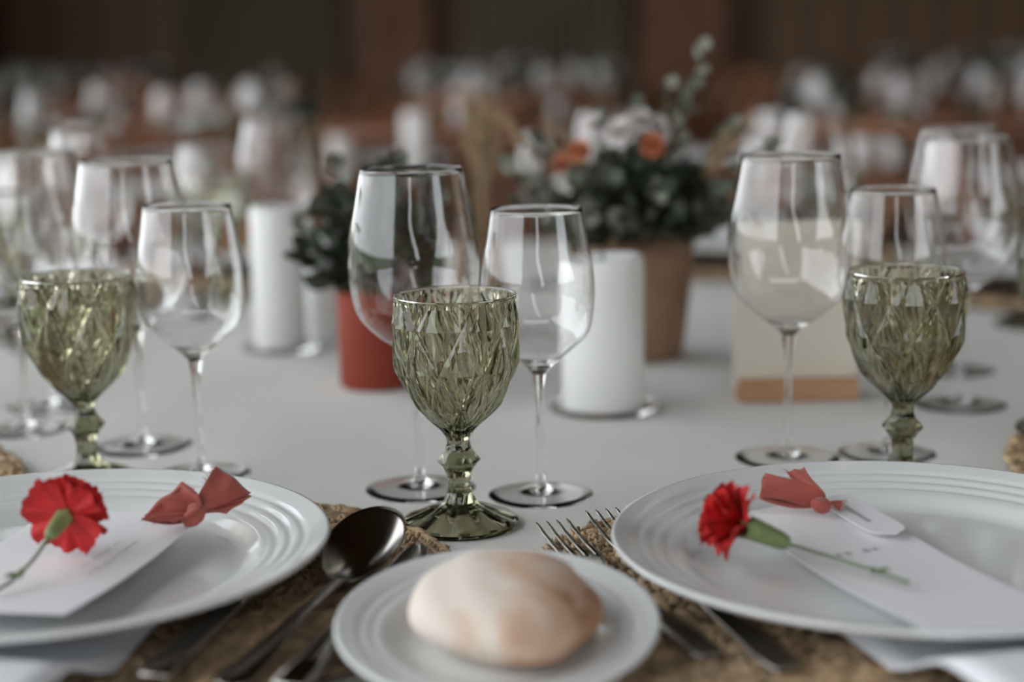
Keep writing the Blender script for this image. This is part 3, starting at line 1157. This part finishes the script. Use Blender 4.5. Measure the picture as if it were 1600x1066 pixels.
def carnation(name, label, head, axis, stem_pts, layers, node=None, size=1.0, csize=1.0, group=None):
    o = thing(name, label, 'flower', (0, 0, 0), 0, group)
    q = rot_to(axis)
    h = Vector(head)
    k = 0
    for (cnt, open_, sc, off) in layers:
        for i in range(cnt):
            a = 2 * PI * (i + .37 * k) / cnt + random.uniform(-.12, .12)
            op = math.radians(open_ + random.uniform(-9, 9))
            # petal lies along +y; lift it by (90-open) from the flower plane, spin about the axis
            rq = Quaternion((0, 0, 1), a) @ Quaternion((1, 0, 0), PI / 2 - op)
            put('petal', PETALS[(i + k) % 4], o, h + q @ Vector((0, 0, off)), q @ rq, sc * size * random.uniform(.92, 1.08))
        k += 1
    cal = put('calyx', CALYX, o, h, q, csize)
    cal['label'] = 'green calyx'
    pts = spline(stem_pts, 6)
    st = put('stem', mesh('flower_stem', *tube(pts, .0010, 8), 'stem'), o)
    if node is not None:
        nm = Vector(stem_pts[node])
        d = (Vector(stem_pts[node]) - Vector(stem_pts[node - 1])).normalized()
        parts = []
        for s in (-1, 1):
            side = Vector((-d.y, d.x, 0)) * s
            tip = nm + d * .008 + side * .006 + Vector((0, 0, .0015))
            parts.append(([nm + side * .001, nm + d * .004 + side * .0045 + Vector((0, 0, .002)), tip, nm + d * .005 + side * .002], [(0, 1, 2), (0, 2, 3)]))
        parts.append((tube([nm - d * .002, nm, nm + d * .002], [.0013, .0021, .0013], 8)))
        put('stem_node', mesh('stem_node', *join(*parts), 'stem'), st)
    return o


carnation('red_carnation', 'red carnation seen from behind lying on the left menu card', (-.2485, .874, Z0 + .0570), (.20, .90, .30),
          [(-.2525, .857, Z0 + .0510), (-.2565, .844, Z0 + .0440), (-.2610, .832, Z0 + .0395), (-.2645, .822, Z0 + .0370), (-.2690, .812, Z0 + .0360)],
          [(5, 90, .98, 0), (5, 72, .95, .001), (5, 48, .9, .002), (4, 22, .85, .003)], node=2, csize=.78)
carnation('red_carnation', 'red carnation lying on its side on the right dinner plate', (.1265, .861, Z0 + .0480), (-.86, .12, .36),
          [(.1470, .858, Z0 + .0390), (.1560, .853, Z0 + .0375), (.1700, .840, Z0 + .0360), (.1860, .822, Z0 + .0350), (.2000, .803, Z0 + .0345)],
          [(5, 62, .88, 0), (5, 42, .95, .001), (5, 26, .98, .002), (4, 12, .95, .003)], node=3)


# ------------------------------------------------------------------ candles
def candle_meshes(r, h, seed):
    g = random.Random(seed)
    ph = g.uniform(0, 6)
    tl = g.uniform(.03, .08)

    def shp(rr, z, th, i):
        if z > h * .8:
            z += tl * rr * math.cos(th + ph)
        return rr * (1 + .006 * math.sin(3 * th + ph)), z
    prof = [(0, 0), (r - .002, 0), (r, .002), (r, h * .5), (r, h - .006), (r - .0015, h - .001), (r - .005, h + .0005), (r * .55, h - .0025), (r * .2, h - .004), (0, h - .004)]
    w = tube([(0, 0, h - .006), (.0005, 0, h + .003), (.0018, .0005, h + .009)], .0009, 6)
    return mesh('candle_wax', *revolve(prof, 40, shp), 'wax'), mesh('candle_wick', *w, 'wick')


def candle(x, y, r, h, label, seed, dish=None, group=None, z=TZ):
    if dish:
        dm = revolve([(0, .0006), (dish * .8, .0006), (dish - .002, .001), (dish, .0045), (dish - .0016, .0052), (dish - .004, .0036), (dish * .8, .0034), (0, .0034)], 48)
        d = tag(put('candle_dish', mesh('candle_dish', *dm, 'clear'), None, (x, y, z)), dish_label[label], 'dish')
    o = thing('pillar_candle', label, 'candle', (x, y, z + (.0036 if dish else .0002)), seed, group)
    a, b = candle_meshes(r, h, seed)
    put('wax', a, o)
    put('wick', b, o)
    return o


dish_label = {'thick white pillar candle right of the smaller wine glass, in front of the tan pot': 'round glass dish under the thick white candle beside the tan pot',
              'tall white pillar candle left of the terracotta pot': 'round glass dish under the tall white candle left of the terracotta pot'}
candle(.0775, 1.376, .0352, .128, 'thick white pillar candle right of the smaller wine glass, in front of the tan pot', 1, .047)
candle(-.2420, 1.695, .0270, .146, 'tall white pillar candle left of the terracotta pot', 2, .042)
candle(-.2030, 1.760, .0230, .105, 'shorter white pillar candle half hidden behind the tall one', 3)


# ------------------------------------------------------------------ plants
def leaf_mesh(name, L, W, mat, curl=.15):
    v, f = [], []
    n = 5
    for j in range(n + 1):
        u = j / n
        w = W * math.sin(PI * (u * .92 + .04)) ** .8
        for s in (-1, 0, 1):
            v.append((s * w, u * L, -curl * L * u * u + (abs(s) * W * .25)))
    for j in range(n):
        for i in range(2):
            f.append((j * 3 + i, j * 3 + i + 1, (j + 1) * 3 + i + 1, (j + 1) * 3 + i))
    return mesh(name, v, f, mat)


LEAF = {'round': leaf_mesh('leaf', .020, .0095, 'leaf_grey'), 'pale': leaf_mesh('leaf', .019, .0090, 'leaf_pale'),
        'dark': leaf_mesh('leaf', .030, .0100, 'leaf_dark'), 'darkbig': leaf_mesh('leaf', .030, .0110, 'leaf_dark', .25)}


def sprig(o, base, tip, kind, n, size=1.0, bow=.012, r=.0012, joined=None):
    base, tip = Vector(base), Vector(tip)
    mid = base.lerp(tip, .5) + Vector((random.uniform(-bow, bow), random.uniform(-bow, bow), random.uniform(0, bow)))
    pts = [Vector(p) for p in spline([base, mid, tip], 6)]
    st = put('stem', mesh('sprig_stem', *tube(pts, [r * (1 - .6 * i / (len(pts) - 1)) for i in range(len(pts))], 5), 'stem'), o)
    for i in range(n):
        t = .25 + .75 * (i + .5) / n
        k = min(int(t * (len(pts) - 1)), len(pts) - 2)
        p = pts[k].lerp(pts[k + 1], t * (len(pts) - 1) - k)
        d = (pts[k + 1] - pts[k]).normalized()
        q = rot_to(d, (0, 1, 0)) @ Quaternion((0, 1, 0), i * 2.4 + random.uniform(-.5, .5)) @ Quaternion((1, 0, 0), random.uniform(.5, 1.15))
        put('leaf', LEAF[kind], st, p, q, size * random.uniform(.8, 1.2))
    if n:
        put('leaf', LEAF[kind], st, tip, rot_to(pts[-1] - pts[-2], (0, 1, 0)), size)


def blossom_mesh(name, mat, R=.020, seed=0, layers=((8, 80), (7, 55), (6, 30), (4, 12))):
    g = random.Random(seed)
    parts = []
    for li, (c, op) in enumerate(layers):
        for i in range(c):
            a = 2 * PI * (i + .5 * li) / c + g.uniform(-.1, .1)
            q = Quaternion((0, 0, 1), a) @ Quaternion((1, 0, 0), PI / 2 - math.radians(op + g.uniform(-8, 8)))
            v, f = [], []
            for j in range(4):
                u = j / 3
                for s in (-1, 0, 1):
                    w = R * .42 * math.sin(PI * (.15 + .7 * u))
                    v.append(q @ Vector((s * w, u * R, .12 * R * u * (1 - u) * 4 + (abs(s) * R * .08))))
            for j in range(3):
                for i2 in range(2):
                    f.append((j * 3 + i2, j * 3 + i2 + 1, j * 3 + i2 + 4, j * 3 + i2 + 3))
            parts.append((v, f))
    return mesh(name, *join(*parts), mat)


BL = {'white': blossom_mesh('white_blossom', 'white_petal', .024), 'pink': blossom_mesh('pink_blossom', 'pink_petal', .020, 2),
      'orange': blossom_mesh('orange_blossom', 'orange_petal', .013, 3)}


def ear(o, base, tip, r=.004):
    """dried grass stalk with a feathery ear"""
    b, t = Vector(base), Vector(tip)
    parts = [tube([b, b.lerp(t, .5) + Vector((0, 0, .004)), t], [.0009, .0008, .0005], 5)]
    g = random.Random(int(abs(tip[0]) * 1e5))
    d = (t - b).normalized()
    for i in range(46):
        u = .62 + .38 * i / 46
        p = b.lerp(t, u)
        w = r * math.sin(PI * (i + 4) / 52)
        off = Vector((g.uniform(-1, 1), g.uniform(-1, 1), g.uniform(-1, 1))).normalized() * w * 1.6
        parts.append(tube([p, p + off * .6 + d * .006, p + off + d * .013], [.0008, .0012, .0003], 4))
    put('dried_stalk', mesh('dried_stalk', *join(*parts), 'dried'), o)


def pot_mesh(name, prof, mat):
    return fix_normals(mesh(name, *revolve(prof, 48), mat))


def foliage_mesh(seed, R, H, n, mats=('leaf_dark', 'leaf_grey', 'leaf_pale'), wts=(.5, .3, .2), size=1.0):
    g = random.Random(seed)
    out = []
    for mi, mt in enumerate(mats):
        parts = []
        src = LEAF['darkbig' if mi == 0 else ('round' if mi == 1 else 'pale')]
        sv = [Vector(v.co) for v in src.vertices]
        sf = [tuple(p.vertices) for p in src.polygons]
        for i in range(int(n * wts[mi])):
            d = Vector((g.gauss(0, 1), g.gauss(0, 1), abs(g.gauss(0, 1)) + .2)).normalized()
            rr = g.uniform(.4, 1) ** .5
            p = Vector((d.x * R * rr, d.y * R * rr, d.z * H * rr))
            q = rot_to(d + Vector((g.uniform(-.6, .6), g.uniform(-.6, .6), g.uniform(-.3, .6))), (0, 1, 0)) @ Quaternion((0, 1, 0), g.uniform(0, 6))
            s = g.uniform(.8, 1.3) * size
            parts.append(([p + q @ (v * s) for v in sv], sf))
        out.append(mesh('far_foliage', *join(*parts), mt))
    return out


# tan pot with the mixed bouquet
bx, by = .128, 1.615
o = thing('potted_bouquet', 'bouquet of grey-green leaves, white and orange flowers in a tan clay pot', 'plant', (bx, by, TZ))
put('pot', pot_mesh('tan_pot', [(0, .0005), (.038, .0005), (.042, .004), (.047, .04), (.052, .09), (.0535, .122), (.0525, .126), (.0500, .126), (.0490, .118), (.040, .105), (0, .105)], 'clay'), o)
put('soil', mesh('soil', *revolve([(0, .110), (.0475, .110), (.046, .104), (0, .104)], 24), 'soil'), o)
for fm in foliage_mesh(21, .080, .085, 620, wts=(.75, .2, .05), size=.62):
    put('foliage', fm, o, (.005, 0, .112))['kind'] = 'stuff'
for i in range(8):
    a = random.uniform(0, 2 * PI)
    s = random.uniform(.2, 1) ** .6
    tip = (math.cos(a) * s * .115, math.sin(a) * s * .085, .135 + random.uniform(.0, .055) + .035 * (1 - s))
    sprig(o, (math.cos(a) * .02, math.sin(a) * .02, .108), tip, 'dark' if i % 3 else 'darkbig', 8, random.uniform(.6, .8))
for (tx, ty, tz, kd, n, sz) in [(.060, -.015, .300, 'pale', 11, .75), (.045, .01, .255, 'round', 9, .8), (-.04, -.03, .235, 'round', 9, .85), (-.075, -.045, .190, 'pale', 9, .95), (-.095, -.03, .215, 'round', 9, .9),
                                (-.055, -.060, .155, 'pale', 8, 1.0), (-.035, -.065, .185, 'round', 8, .95), (.085, -.03, .225, 'round', 9, .9), (.100, -.01, .190, 'pale', 9, .8), (.07, -.05, .165, 'round', 8, .95),
                                (-.02, -.07, .140, 'pale', 7, 1.0), (.03, -.065, .150, 'round', 8, .9), (-.11, .0, .175, 'round', 9, .9), (.0, .02, .245, 'round', 8, .8), (.03, .0, .265, 'pale', 8, .7), (.10, -.05, .150, 'round', 8, .8), (-.125, -.03, .195, 'pale', 10, .85), (-.115, -.05, .160, 'round', 9, .9), (-.09, -.06, .14, 'round', 8, .9), (.125, -.02, .205, 'round', 9, .8)]:
    sprig(o, (tx * .15, ty * .15, .108), (tx, ty, tz), kd, n, sz)
for (p, k, s, d) in [((-.022, -.040, .222), 'white', .75, (-.2, -.7, .6)), ((-.004, -.035, .232), 'white', .7, (.3, -.5, .8)), ((.008, -.055, .213), 'orange', 1.0, (.1, -.9, .3)), ((-.060, -.050, .208), 'orange', .9, (-.3, -.8, .4)),
                     ((-.078, -.045, .197), 'orange', .8, (-.4, -.8, .2)), ((-.040, -.03, .228), 'white', .7, (-.5, -.5, .7)), ((.012, -.03, .225), 'white', .7, (.5, -.5, .7))]:
    st_ = put('flower_stalk', mesh('flower_stalk', *tube([(p[0] * .2, p[1] * .2, .108), p], .001, 5), 'stem'), o)
    put('blossom', BL[k], st_, p, rot_to(d), s)
ear(o, (-.01, -.01, .108), (-.135, -.02, .242), .006)
ear(o, (-.005, -.01, .108), (-.088, -.03, .232), .006)
ear(o, (.02, -.01, .108), (.098, -.035, .232), .009)
ear(o, (.015, -.01, .108), (.085, -.03, .222), .008)

# terracotta pot with dark foliage
o = thing('potted_plant', 'dark green plant in a rust terracotta pot behind the large central wine glass', 'plant', (-.1265, 1.497, TZ))
put('pot', pot_mesh('terracotta_pot', [(0, .0005), (.0315, .0005), (.0335, .003), (.0340, .05), (.0345, .088), (.0337, .0905), (.0318, .0905), (.0310, .084), (.028, .075), (0, .075)], 'terracotta'), o)
put('soil', mesh('soil', *revolve([(0, .080), (.0305, .080), (.029, .074), (0, .074)], 24), 'soil'), o)
for i in range(20):
    a = random.uniform(0, 2 * PI)
    s = random.uniform(.25, 1)
    tip = (math.cos(a) * s * .062 + .012, math.sin(a) * s * .06, .10 + random.uniform(.0, .10))
    sprig(o, (math.cos(a) * .012, math.sin(a) * .012, .078), tip, 'dark' if i % 2 else 'darkbig', 8, random.uniform(.7, .95))
for (tx, ty, tz, kd) in [(-.045, -.02, .165, 'round'), (.05, -.02, .19, 'round'), (.03, .0, .205, 'pale'), (-.055, -.03, .13, 'dark'), (.07, -.01, .17, 'round'), (-.03, .02, .20, 'round'), (-.062, -.01, .15, 'pale')]:
    sprig(o, (tx * .15, ty * .15, .078), (tx, ty, tz), kd, 8, .8)
for fm in foliage_mesh(23, .055, .085, 260, wts=(.85, .12, .03), size=.6):
    put('foliage', fm, o, (.008, 0, .085))['kind'] = 'stuff'
put('blossom', BL['white'], o, (-.062, .01, .142), rot_to((-.4, -.6, .5)), .55)
put('blossom', BL['pink'], o, (.03, -.03, .105), rot_to((.2, -.8, .3)), .6)

# dried grass in a slim vase, behind
o = thing('dried_grass_bunch', 'upright bunch of tan dried grass standing in a slim clay vase', 'plant', (-.035, 1.80, TZ))
put('vase', pot_mesh('slim_vase', [(0, .0005), (.018, .0005), (.021, .01), (.022, .05), (.014, .085), (.012, .10), (.0105, .10), (.0115, .085), (.016, .06), (0, .05)], 'clay'), o)
for i in range(8):
    a = random.uniform(0, 6.28)
    s = random.uniform(.2, 1)
    ear(o, (math.cos(a) * .004, math.sin(a) * .004, .06), (math.cos(a) * s * .026, math.sin(a) * s * .026, .20 + random.uniform(0, .06)), .008)

# ------------------------------------------------------------------ cream card on a wooden base
o = thing('table_card', 'cream card standing in a light wooden base behind the right wine glass', 'card', (.246, 1.405, TZ), .03)
bm = bmesh.new()
me = mesh('card_base', *box(-.051, .053, -.016, .016, 0.0004, .0195), 'lightwood', False)
bm.from_mesh(me)
bmesh.ops.bevel(bm, geom=bm.edges[:], offset=.0015, segments=2, affect='EDGES')
bm.to_mesh(me)
bm.free()
put('wooden_base', me, o)
put('sheet', mesh('card_sheet', *box(-.054, .053, -.0012, .0012, .012, .156), 'paper', False), o, (0, -.004, 0), (math.radians(-3), 0, 0))


# ------------------------------------------------------------------ chairs
def chair_parts():
    p = {}
    w, d, sh = .20, .20, .455
    seat = loft([(0, -d, sh, .15, .012), (0, -d * .8, sh, .188, .016), (0, 0, sh, .205, .017), (0, d * .8, sh, .195, .016), (0, d, sh, .17, .012)], 20, .55)
    p['seat'] = [(seat, (0, 0, 0))]
    leg = tube([(0, 0, 0), (0, 0, sh - .01)], [.013, .018], 8)
    p['leg'] = [(leg, (sx * .165, sy * .165, 0)) for sx in (-1, 1) for sy in (-1, 1)]
    hoop = tube(spline([(-.185, -.17, sh), (-.20, -.19, sh + .18), (-.195, -.215, sh + .34), (-.13, -.235, sh + .435), (0, -.24, sh + .455), (.13, -.235, sh + .435), (.195, -.215, sh + .34), (.20, -.19, sh + .18), (.185, -.17, sh)], 5), .016, 8)
    p['back_hoop'] = [(hoop, (0, 0, 0))]
    s1 = tube(spline([(-.18, -.175, sh + .05), (0, -.225, sh + .25), (.165, -.225, sh + .40)], 6), .012, 6)
    s2 = tube(spline([(.18, -.175, sh + .05), (0, -.215, sh + .25), (-.165, -.225, sh + .40)], 6), .012, 6)
    p['cross_slat'] = [(s1, (0, 0, 0)), (s2, (0, 0, 0))]
    st = tube([(-.165, 0, .2), (.165, 0, .2)], .010, 6)
    p['stretcher'] = [(st, (0, -.165, 0)), (st, (0, .165, 0))]
    return {k: [(mesh('chair_' + k, *vf, 'chairwood'), loc) for vf, loc in l] for k, l in p.items()}


CH = chair_parts()


CHAIRS = []


def chair(x, y, rz, label, group):
    if any((x - a) ** 2 + (y - b) ** 2 < .62 ** 2 for a, b in CHAIRS) or any((x - a) ** 2 + (y - b) ** 2 < 1.18 ** 2 for a, b in ((-1.02, 4.22), (1.22, 4.30), (-2.4, 6.95), (.02, 7.05), (2.45, 6.95))):
        return None
    CHAIRS.append((x, y))
    o = thing('wooden_chair', label, 'chair', (x, y, 0), rz, group)
    for k, l in CH.items():
        for me_, loc in l:
            put(k, me_, o, loc)
    return o


# ------------------------------------------------------------------ the other places at this table
def place_pt(ang, u, tt):
    x, y, a = seat(ang)
    ux, uy = -math.sin(a), math.cos(a)
    tx, ty = math.cos(a), math.sin(a)
    return x + ux * u + tx * tt, y + uy * u + ty * tt


others = {-54.2: 'left', 54.2: 'right', -89: None, 89: None, -122: None, 122: None, -155: None, 155: None}
FARP = 'places on the far side of the table'
for k, where in others.items():
    ang = math.radians(k)
    x, y, a = seat(ang)
    far = where is None
    pm = placemat(x, y, 'round woven placemat at the %s edge of the foreground table' % where if not far else 'blurred woven placemat set round the far part of the foreground table', a, FARP + ', mats' if far else None, full=not far)
    if not far:
        pm.scale = (.91, .91, 1)
    else:
        tag(put('dinner_plate', DINNER, None, (x, y, PLATE_Z - .0015)), 'blurred white dinner plate set round the far part of the foreground table', 'plate', FARP + ', plates')
    if far:
        gx, gy = place_pt(ang, .225, .145)
        goblet(gx, gy, 'blurred olive green goblet on the far part of the foreground table', a, FARP + ', goblets')
        gx, gy = place_pt(ang, .30, .088)
        if abs(k) > 90:
            wine_glass('big', gx, gy, 'blurred large wine glass on the foreground table, far part', FARP + ', large glasses')
            gx, gy = place_pt(ang, .298, .172)
            wine_glass('small', gx, gy, 'blurred smaller wine glass on the far part of the foreground table', FARP + ', small glasses')
        if abs(k) > 100:
            hx, hy = place_pt(ang, .02, .055)
            if k == -155:
              carnation('red_carnation', 'blurred red carnation on a plate at the far side of the table', (hx, hy, Z0 + .052), (.4 * (1 if k > 0 else -1), .6, .5),
                      [(hx, hy - .02, Z0 + .040), (hx, hy - .05, Z0 + .032), (hx, hy - .08, Z0 + .0285)], [(7, 88, 1, 0), (6, 60, 1, .001), (5, 25, .95, .002)], group=FARP + ', carnations')
            cx_, cy_ = CX + 1.29 * math.sin(a), CY - 1.29 * math.cos(a)
            chair(cx_, cy_, a, 'chestnut wooden chair drawn up to the far side of the foreground table', 'chairs at the foreground table')

# ------------------------------------------------------------------ the tables behind
LOW = {}


def low_meshes():
    b = wine_meshes(.227, .0355, .0450, .152, .098, .0046, .039, 'far_glass', 20)
    s = wine_meshes(.200, .0313, .0388, .136, .090, .0042, .0365, 'far_small', 20)
    for nm, d in (('big', b), ('small', s)):
        parts = []
        for m_ in d.values():
            parts.append(([tuple(v.co) for v in m_.vertices], [tuple(p.vertices) for p in m_.polygons]))
        LOW[nm] = mesh('far_' + nm, *join(*parts), 'clear')
    g = [(0, 0), (.038, 0), (.038, .004), (.012, .016), (.0074, .03), (.0136, .044), (.0074, .057), (.012, .065), (.028, .083), (.040, .11), (.0405, .134), (.0393, .153), (.0375, .153), (.0375, .12), (.030, .09), (.01, .071), (0, .069)]
    LOW['goblet'] = fix_normals(mesh('far_goblet', *revolve(g, 20), 'olive'))


low_meshes()


FOL = [foliage_mesh(s, .11, .12, 260) for s in (1, 2)]
CAND = [candle_meshes(.030, h, i + 10) for i, h in enumerate((.148, .125, .10))]
POTF = pot_mesh('far_pot', [(0, .0005), (.038, .0005), (.042, .004), (.052, .09), (.0535, .122), (.0500, .126), (.040, .105), (0, .105)], 'clay')


def visible(x, y, m=120):
    px = 800 + 2568 * x / max(y, .1)
    return -m < px < 1600 + m


def far_bouquet(x, y, seed, label, group, cols):
    g = random.Random(seed)
    o = thing('potted_bouquet', label, 'plant', (x, y, TZ), g.uniform(0, 6), group)
    put('pot', POTF, o)
    for m_ in FOL[seed % 2]:
        f = put('foliage', m_, o, (0, 0, .115), None, 1.0)
        f['kind'] = 'stuff'
    for i in range(10):
        a = g.uniform(0, 6.28)
        r = g.uniform(.02, .105)
        put('blossom', BL[cols[i % len(cols)]], o, (r * math.cos(a), r * math.sin(a), .215 + g.uniform(-.05, .035) - r * .4), rot_to((math.cos(a) * .8, math.sin(a) * .8, .8)), g.uniform(1.0, 1.7))


FTOP = mesh('far_tabletop', *revolve([(0, TZ - .04), (.93, TZ - .04), (.95, TZ - .03), (.95, TZ - .006), (.94, TZ - .0005), (0, TZ - .0005)], 64), 'fartable')
FPED = mesh('far_pedestal', *revolve([(0, 0), (.36, 0), (.36, .03), (.10, .07), (.07, .2), (.07, .6), (.2, TZ - .04), (0, TZ - .04)], 32), 'fartable')
ROWS = [('nearer', [(-1.02, 4.22, 'nearer table on the left'), (1.22, 4.30, 'nearer table on the right')]),
        ('middle', [(-2.4, 6.95, 'middle-row table on the left'), (.02, 7.05, 'middle-row table in the centre'), (2.45, 6.95, 'middle-row table on the right')]),
        ('last', [(-2.45, 9.6, 'last-row table on the left'), (.1, 9.7, 'last-row table in the centre'), (2.65, 9.6, 'last-row table on the right')])]
SPOTS = [((-.36, .25), (.40, .3)), ((-.38, .02), (.02, -.16), (.40, .0)), ((-.38, .02), (.02, -.16), (.40, .0))]
seedc = 0
for ri, (row, tabs) in enumerate(ROWS):
    for (tx, ty, nm) in tabs:
        seedc += 1
        o = thing('wooden_table', 'blurred round wooden table, the %s' % nm, 'table', (tx, ty, 0), 0, 'tables behind')
        put('tabletop', FTOP, o)
        put('pedestal', FPED, o)
        ns = 9
        for k in range(ns):
            a = 2 * PI * (k + .35 + .2 * seedc) / ns
            ux, uy = -math.sin(a), math.cos(a)
            px_, py_ = tx + .72 * math.sin(a), ty - .72 * math.cos(a)
            if visible(px_, py_) and ri < 1 and k % 2 == 0:
                tag(put('dinner_plate', DINNER, None, (px_, py_, TZ + .0004)), 'blurred white plate on the %s' % nm, 'plate', 'plates on the ' + nm)
            for kind, u, tt in (('goblet', .21, .14), ('big', .30, .088), ('small', .298, .165)):
                if (ri >= 1 and kind != 'big') or (ri == 0 and kind == 'small'):
                    continue
                qx, qy = px_ + ux * u + math.cos(a) * tt, py_ + uy * u + math.sin(a) * tt
                if not visible(qx, qy) or any((qx - tx - a_) ** 2 + (qy - ty - b_) ** 2 < .2 ** 2 for a_, b_ in SPOTS[ri]):
                    continue
                if kind == 'goblet':
                    tag(put('green_goblet', LOW['goblet'], None, (qx, qy, TZ)), 'blurred green goblet on the %s' % nm, 'goblet', 'goblets on the ' + nm)
                else:
                    tag(put('wine_glass', LOW[kind], None, (qx, qy, TZ)), 'blurred %s wine glass on the %s' % ('large' if kind == 'big' else 'smaller', nm), 'wine glass', '%s glasses on the %s' % (kind, nm))
            cx_, cy_ = tx + 1.19 * math.sin(a), ty - 1.19 * math.cos(a)
            if visible(cx_, cy_, 100):
                chair(cx_, cy_, a, 'chestnut wooden chair at the %s' % nm, 'chairs at the ' + nm)
        if ri > 0:
            for k, (dx, dy) in enumerate(((-.22, -.1), (.2, .05), (.02, .18))):
                if visible(tx + dx, ty + dy):
                    o = thing('pillar_candle', 'blurred white pillar candle on the %s' % nm, 'candle', (tx + dx, ty + dy, TZ), 0, 'candles on the ' + nm)
                    put('wax', CAND[k][0], o)
                    put('wick', CAND[k][1], o)
        cols = (('white', 'pink', 'white'), ('pink', 'white', 'orange'), ('white', 'white', 'pink'))[seedc % 3]
        for k, (dx, dy) in enumerate(SPOTS[ri]):
            if visible(tx + dx, ty + dy):
                far_bouquet(tx + dx, ty + dy, seedc * 3 + k, 'pale flower bouquet on the %s' % nm, 'bouquets on the ' + nm, cols)

for (x, h, r, lab) in [(-1.051, .130, .032, 'white pillar candle at the upper left, above the leftmost wine glasses'), (-.758, .148, .032, 'tall white pillar candle between the left wine glasses and the tall foreground candle'),
                       (-.419, .098, .028, 'short white pillar candle behind the potted plant, upper left of the large central glass'), (-.227, .152, .033, 'white pillar candle directly above the large central wine glass'),
                       (.652, .135, .033, 'white pillar candle above the right wine glass'), (.961, .120, .034, 'taller of two white pillar candles at the upper right'), (.875, .085, .032, 'shorter of two white pillar candles at the upper right')]:
    candle(x, 4.1, r, h, lab, int(abs(x) * 100))


# ------------------------------------------------------------------ tell look-alikes apart by their order across the picture
ORD = ['leftmost', 'second from left', 'third from left', 'fourth from left', 'fifth from left', 'sixth from left', 'seventh from left', 'eighth from left', 'ninth from left', 'tenth from left']
by_label = {}
for o in list(SC.objects):
    if o.parent is None and 'label' in o.keys() and 'group' in o.keys():
        by_label.setdefault(o['label'], []).append(o)
for lab, objs in by_label.items():
    if 1 < len(objs) <= len(ORD):
        def px(ob):
            x, y = ob.location.x, ob.location.y
            if abs(x) + abs(y) < 1e-6 and ob.children:
                x, y = ob.children[0].location.x, ob.children[0].location.y
            return x / max(y, .1)
        for nme, ob in zip(ORD, sorted(objs, key=px)):
            ob['label'] = lab + ', ' + nme
